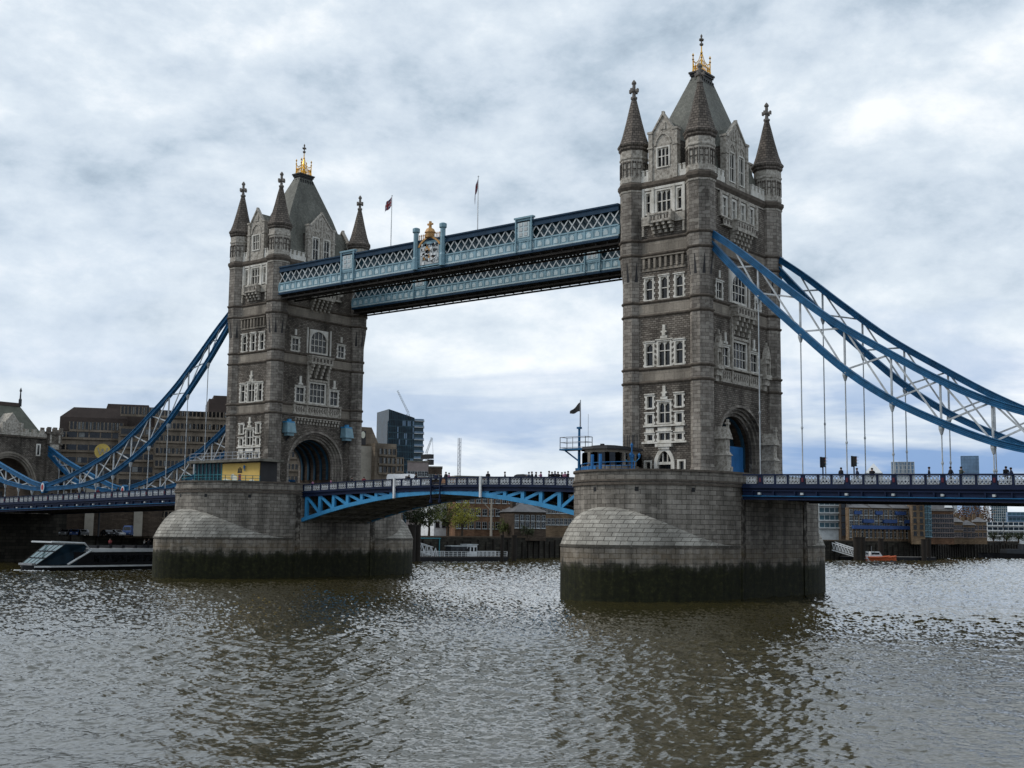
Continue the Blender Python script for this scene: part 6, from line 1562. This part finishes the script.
def warehouse():
    p, a, L = ground_line(849, 913, 446, 458); zt = zof(880, 508, 452)-LZ; zr = zof(880, 498.5, 452)-LZ
    root = local_thing('brick_warehouse', Vector((p.x, p.y, LZ)), a, 'long brick warehouse with slate roof and rows of blue balconies', 'warehouse')
    block(root, 'wall', 0, L, .06, 18, -.5, zt, 'brown_brick'); b = MB()
    for k in range(3):
        x0, x1 = L*(k/3)+.3, L*((k+1)/3)-.3; b.prism([(x0, -.6), (x1, -.6), (x1, 18.5), (x0, 18.5)], zt, zr, 0, [(x0, 7), (x1-3, 7), (x1-3, 10), (x0, 10)])
    b.build('roof', 'roof_slate', root)
    for j in range(5):
        for i in range(13): win_obj(root, L*(i+.5)/13, 1.6+j*(zt-2.2)/5, 1.25, 1.9)
    for zf, spans in ((.40, ((.04, .97),)), (.58, ((.2, .36), (.52, .72), (.86, .97))), (.82, ((.08, .17), (.41, .5), (.72, .86)))):
        for s0, s1 in spans:
            b = MB(); z = zt*zf; b.box(L*s0, L*s1, -1.5, .05, z-.2, z); b.box(L*s0, L*s1, -1.5, -1.42, z, z+1.0); b.box(L*s0, L*s0+.08, -1.42, .05, z, z+1.0); b.box(L*s1-.08, L*s1, -1.42, .05, z, z+1.0); b.build('balcony', 'car_blue', root)
    for i in range(16): b = MB(); x = L*(i+.5)/16; b.box(x-.18, x+.18, -1.3, -1.0, 0, zt*.4-.2); b.build('post', 'brown_brick', root)
warehouse()
simple_building('brick_building', 912, 925, 450, 450.5, 496, 'brown_brick', 'tall plain brick stair block at the right end of the warehouse', 2, 6, 14, ww=1.0, wh=1.4, fm='dark_metal')
simple_building('glass_stair', 925, 931, 452, 452.3, 499, 'dark_brick', 'narrow glazed stair tower between the two brick blocks', 2, 6, 12, ww=1.5, wh=2.2, fm='walkway_blue', gm='blue_glass')
r_, L_, zt_ = simple_building('brick_building', 931, 954, 468, 469.5, 511, 'red_brick', 'red brick block with dark roof and a small white pyramid on top', 5, 5, 16, ww=1.6, wh=2.2, fm='pinkish')
b = MB(); b.prism([(-.4, -.4), (L_+.4, -.4), (L_+.4, 16), (-.4, 16)], zt_, zt_+4.2, 0, [(0, 3), (L_, 3), (L_, 13), (0, 13)]); b.build('mansard_roof', 'roof_slate', r_)
b = MB(); b.prism([(L_*.62, 0), (L_*.98, 0), (L_*.98, 4), (L_*.62, 4)], zt_+1.2, zt_+4.9, 0, [(L_*.8-.1, 2), (L_*.8+.1, 2), (L_*.8+.1, 2.1), (L_*.8-.1, 2.1)]); b.build('pyramid', 'white_paint', r_)
for k, (u0, u1, D, vt, vr, w) in enumerate(((954, 963, 500, 522, 517, 'left'), (963, 975, 505, 525, 520, 'middle'), (974, 987, 520, 522, 517, 'right'))):
    simple_building('terraced_house', u0, u1, D, D+.8, vt, 'brown_brick', 'low brick house with slate roof below the russet trees, the %s one of three' % w, 3, 2, 10, 'roof_slate', 1.3, 1.7, 1.8, 'house', vr, fm='pinkish', group='low brick houses on the right bank')
banded('modern_block', 987, 1030, 575, 522, 537, 3, 'white framed modern block with long green glass bands at the right edge', 16, 'white_paint', 'dark_glass', cols=8)
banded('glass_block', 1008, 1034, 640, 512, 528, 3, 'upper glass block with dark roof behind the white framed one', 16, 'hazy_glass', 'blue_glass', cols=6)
# far skyline
def far_tower(u0, u1, vtop, D, mat, label, grid, frame='grey_white', pyramid=0, fins=0):
    p, a, L = ground_line(u0, u1, D, D); um = (u0+u1)/2; zt = zof(um, vtop, D)-LZ
    root = local_thing('distant_skyscraper', Vector((p.x, p.y, LZ)), a, label, 'skyscraper', 'towers on the far skyline'); block(root, 'curtain_wall', 0, L, 0, L*.8, 0, zt, mat)
    b = MB(); nx, nz = grid; t = L*.012
    for i in range(nx+1): b.box(L*i/nx-t, L*i/nx+t, -L*.02, -.01, 0, zt)
    for j in range(1, nz+1): b.box(0, L, -L*.015, -.01, zt*j/nz-t, zt*j/nz+t)
    b.build('facade_grid', frame, root)
    if fins:
        b = MB()
        for i in range(fins): x0, x1 = L*i/fins, L*(i+1)/fins; b.bar((x0, -L*.03, zt*.1), (x1, -L*.03, zt), t*2.4, t); b.bar((x1, -L*.03, zt*.1), (x0, -L*.03, zt), t*2.4, t)
        b.build('diagonal_brace', frame, root)
    if pyramid: b = MB(); zp = zof(um, pyramid, D)-LZ; b.prism([(0, 0), (L, 0), (L, L*.8), (0, L*.8)], zt, zp, 0, [(L*.49, L*.39), (L*.51, L*.39), (L*.51, L*.41), (L*.49, L*.41)]); b.build('pyramid_roof', 'white_paint', root)
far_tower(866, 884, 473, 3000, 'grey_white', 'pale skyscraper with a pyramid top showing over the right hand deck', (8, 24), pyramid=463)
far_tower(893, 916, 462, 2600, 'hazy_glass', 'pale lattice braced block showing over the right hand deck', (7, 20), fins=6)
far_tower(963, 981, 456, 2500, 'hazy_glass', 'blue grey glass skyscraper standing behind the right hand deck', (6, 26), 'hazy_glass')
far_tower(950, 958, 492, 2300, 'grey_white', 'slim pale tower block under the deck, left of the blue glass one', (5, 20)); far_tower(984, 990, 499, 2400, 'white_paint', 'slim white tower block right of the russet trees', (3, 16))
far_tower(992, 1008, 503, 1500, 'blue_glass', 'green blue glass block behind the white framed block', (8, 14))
# boats and landing stage on the right
root, a, p0, L = pontoon(840, 936, 425, 436, 'low dark pontoon with orange boats at the right of the nearer pier', False)
M_ = Matrix.Translation(p0) @ Matrix.Rotation(a, 4, 'Z'); M_.translation.z = WZ
def small_boat(x, y, L, label, hull, top, name='rescue_boat', cabin=True):
    t = local_thing(name, M_ @ Vector((x, y, 0)), a, label, 'boat'); b = MB(); W = L*.17
    st = [(-L/2, W*.9), (0, W), (L*.3, W*.8), (L*.46, W*.3), (L*.5, .05)]
    for (x0, w0), (x1, w1) in zip(st, st[1:]): b.hexa([(x0, -w0*.7, -.4), (x0, w0*.7, -.4), (x1, w1*.7, -.4), (x1, -w1*.7, -.4), (x0, -w0, 1.0), (x0, w0, 1.0), (x1, w1, 1.3), (x1, -w1, 1.3)])
    b.build('hull', hull, t); b = MB()
    for s in (-1, 1): b.tube([(-L/2, s*W*.95, 1.0), (0, s*W*1.02, 1.05), (L*.3, s*W*.82, 1.2), (L*.47, s*W*.2, 1.4)], .28, 8)
    b.build('collar', hull, t)
    if cabin:
        b = MB(); b.prism([(-L*.3, -W*.7), (L*.2, -W*.7), (L*.2, W*.7), (-L*.3, W*.7)], 1.0, 2.9, 0, [(-L*.26, -W*.6), (L*.06, -W*.6), (L*.06, W*.6), (-L*.26, W*.6)]); c = b.build('cabin', top, t)
        g = MB(); g.box(-L*.24, L*.06, -W*.68, -W*.64, 1.9, 2.6); g.build('cabin_window', 'window_glass', c); b = MB(); b.tube([(-L*.2, 0, 2.9), (-L*.2, 0, 4.6)], .06, 5); b.build('mast', 'silver', c)
small_boat(L*.36, -2.2, 9, 'white topped orange rescue boat moored at the dark pontoon', 'orange_paint', 'boat_white'); small_boat(L*.47, -2.0, 6, 'small open orange boat right of the white topped one', 'orange_paint', 'orange_paint', cabin=False)
small_boat(L*.26, -1.2, 7, 'small grey boat left of the white topped orange one', 'silver', 'boat_white')
piles([(857, 1.1), (862.5, 1.0)], 418, zof(858, 537, 418), 'left of the orange boats'); piles([(881, .9), (924, .8), (928.5, .9)], 430, zof(925, 539, 430), 'by the dark pontoon')
p = pt(829, 545, 424); q = pt(866, 556, 421); root = empty('gangway', (p.x, p.y, p.z), 'white lattice footbridge sloping down to the dark pontoon', 'gangway')
b = MB(); z0, z1 = zof(829, 541, 424), zof(866, 553, 421); w = Vector((.6, .8, 0))*1.0
for o in (-w, w):
    A0, A1 = Vector((p.x, p.y, z0))+o, Vector((q.x, q.y, z1))+o; B0, B1 = A0-Vector((0, 0, 2.4)), A1-Vector((0, 0, 2.0)); b.bar(A0, A1, .3); b.bar(B0, B1, .3)
    for i in range(12): b.bar(A0.lerp(A1, i/12), B0.lerp(B1, (i+.5)/12), .14); b.bar(B0.lerp(B1, (i+.5)/12), A0.lerp(A1, (i+1)/12), .14)
b.build('truss', 'white_paint', root); b = MB(); b.bar((p.x, p.y, z0-2.3), (q.x, q.y, z1-1.9), 1.9, .15); b.build('walk_deck', 'paving', root)
r2, a, p0, L = pontoon(826, 846, 428, 432, 'grey landing stage below the white lattice footbridge'); 
p = pt(1008, 556, 520); M_ = Matrix.Translation(p) @ Matrix.Rotation(a, 4, 'Z'); M_.translation.z = WZ
t = local_thing('moored_barge', M_ @ Vector((0, 0, 0)), a+math.pi, 'dark old vessel with tall bare mast moored at the right edge', 'boat')
b = MB(); st = [(-14, 2.2), (-10, 3), (6, 3), (11, 1.8), (13.5, .1)]
for (x0, w0), (x1, w1) in zip(st, st[1:]): b.hexa([(x0, -w0*.8, -.6), (x0, w0*.8, -.6), (x1, w1*.8, -.6), (x1, -w1*.8, -.6), (x0, -w0, 1.7), (x0, w0, 1.7), (x1, w1, 2.1), (x1, -w1, 2.1)])
b.build('hull', 'boat_black', t); b = MB(); b.box(-9, 2, -2, 2, 1.7, 3.6); b.box(-11, -6, -1.6, 1.6, 3.6, 5.2); b.build('deckhouse', 'dark_metal', t)
b = MB(); b.tube([(1.5, 0, 1.7), (1.5, 0, 16)], [.2, .08], 6); b.bar((1.5, 0, 13), (8, 0, 2.2), .06); b.bar((1.5, 0, 13), (-8, 0, 3.6), .06); b.build('mast', 'wood_pile', t)
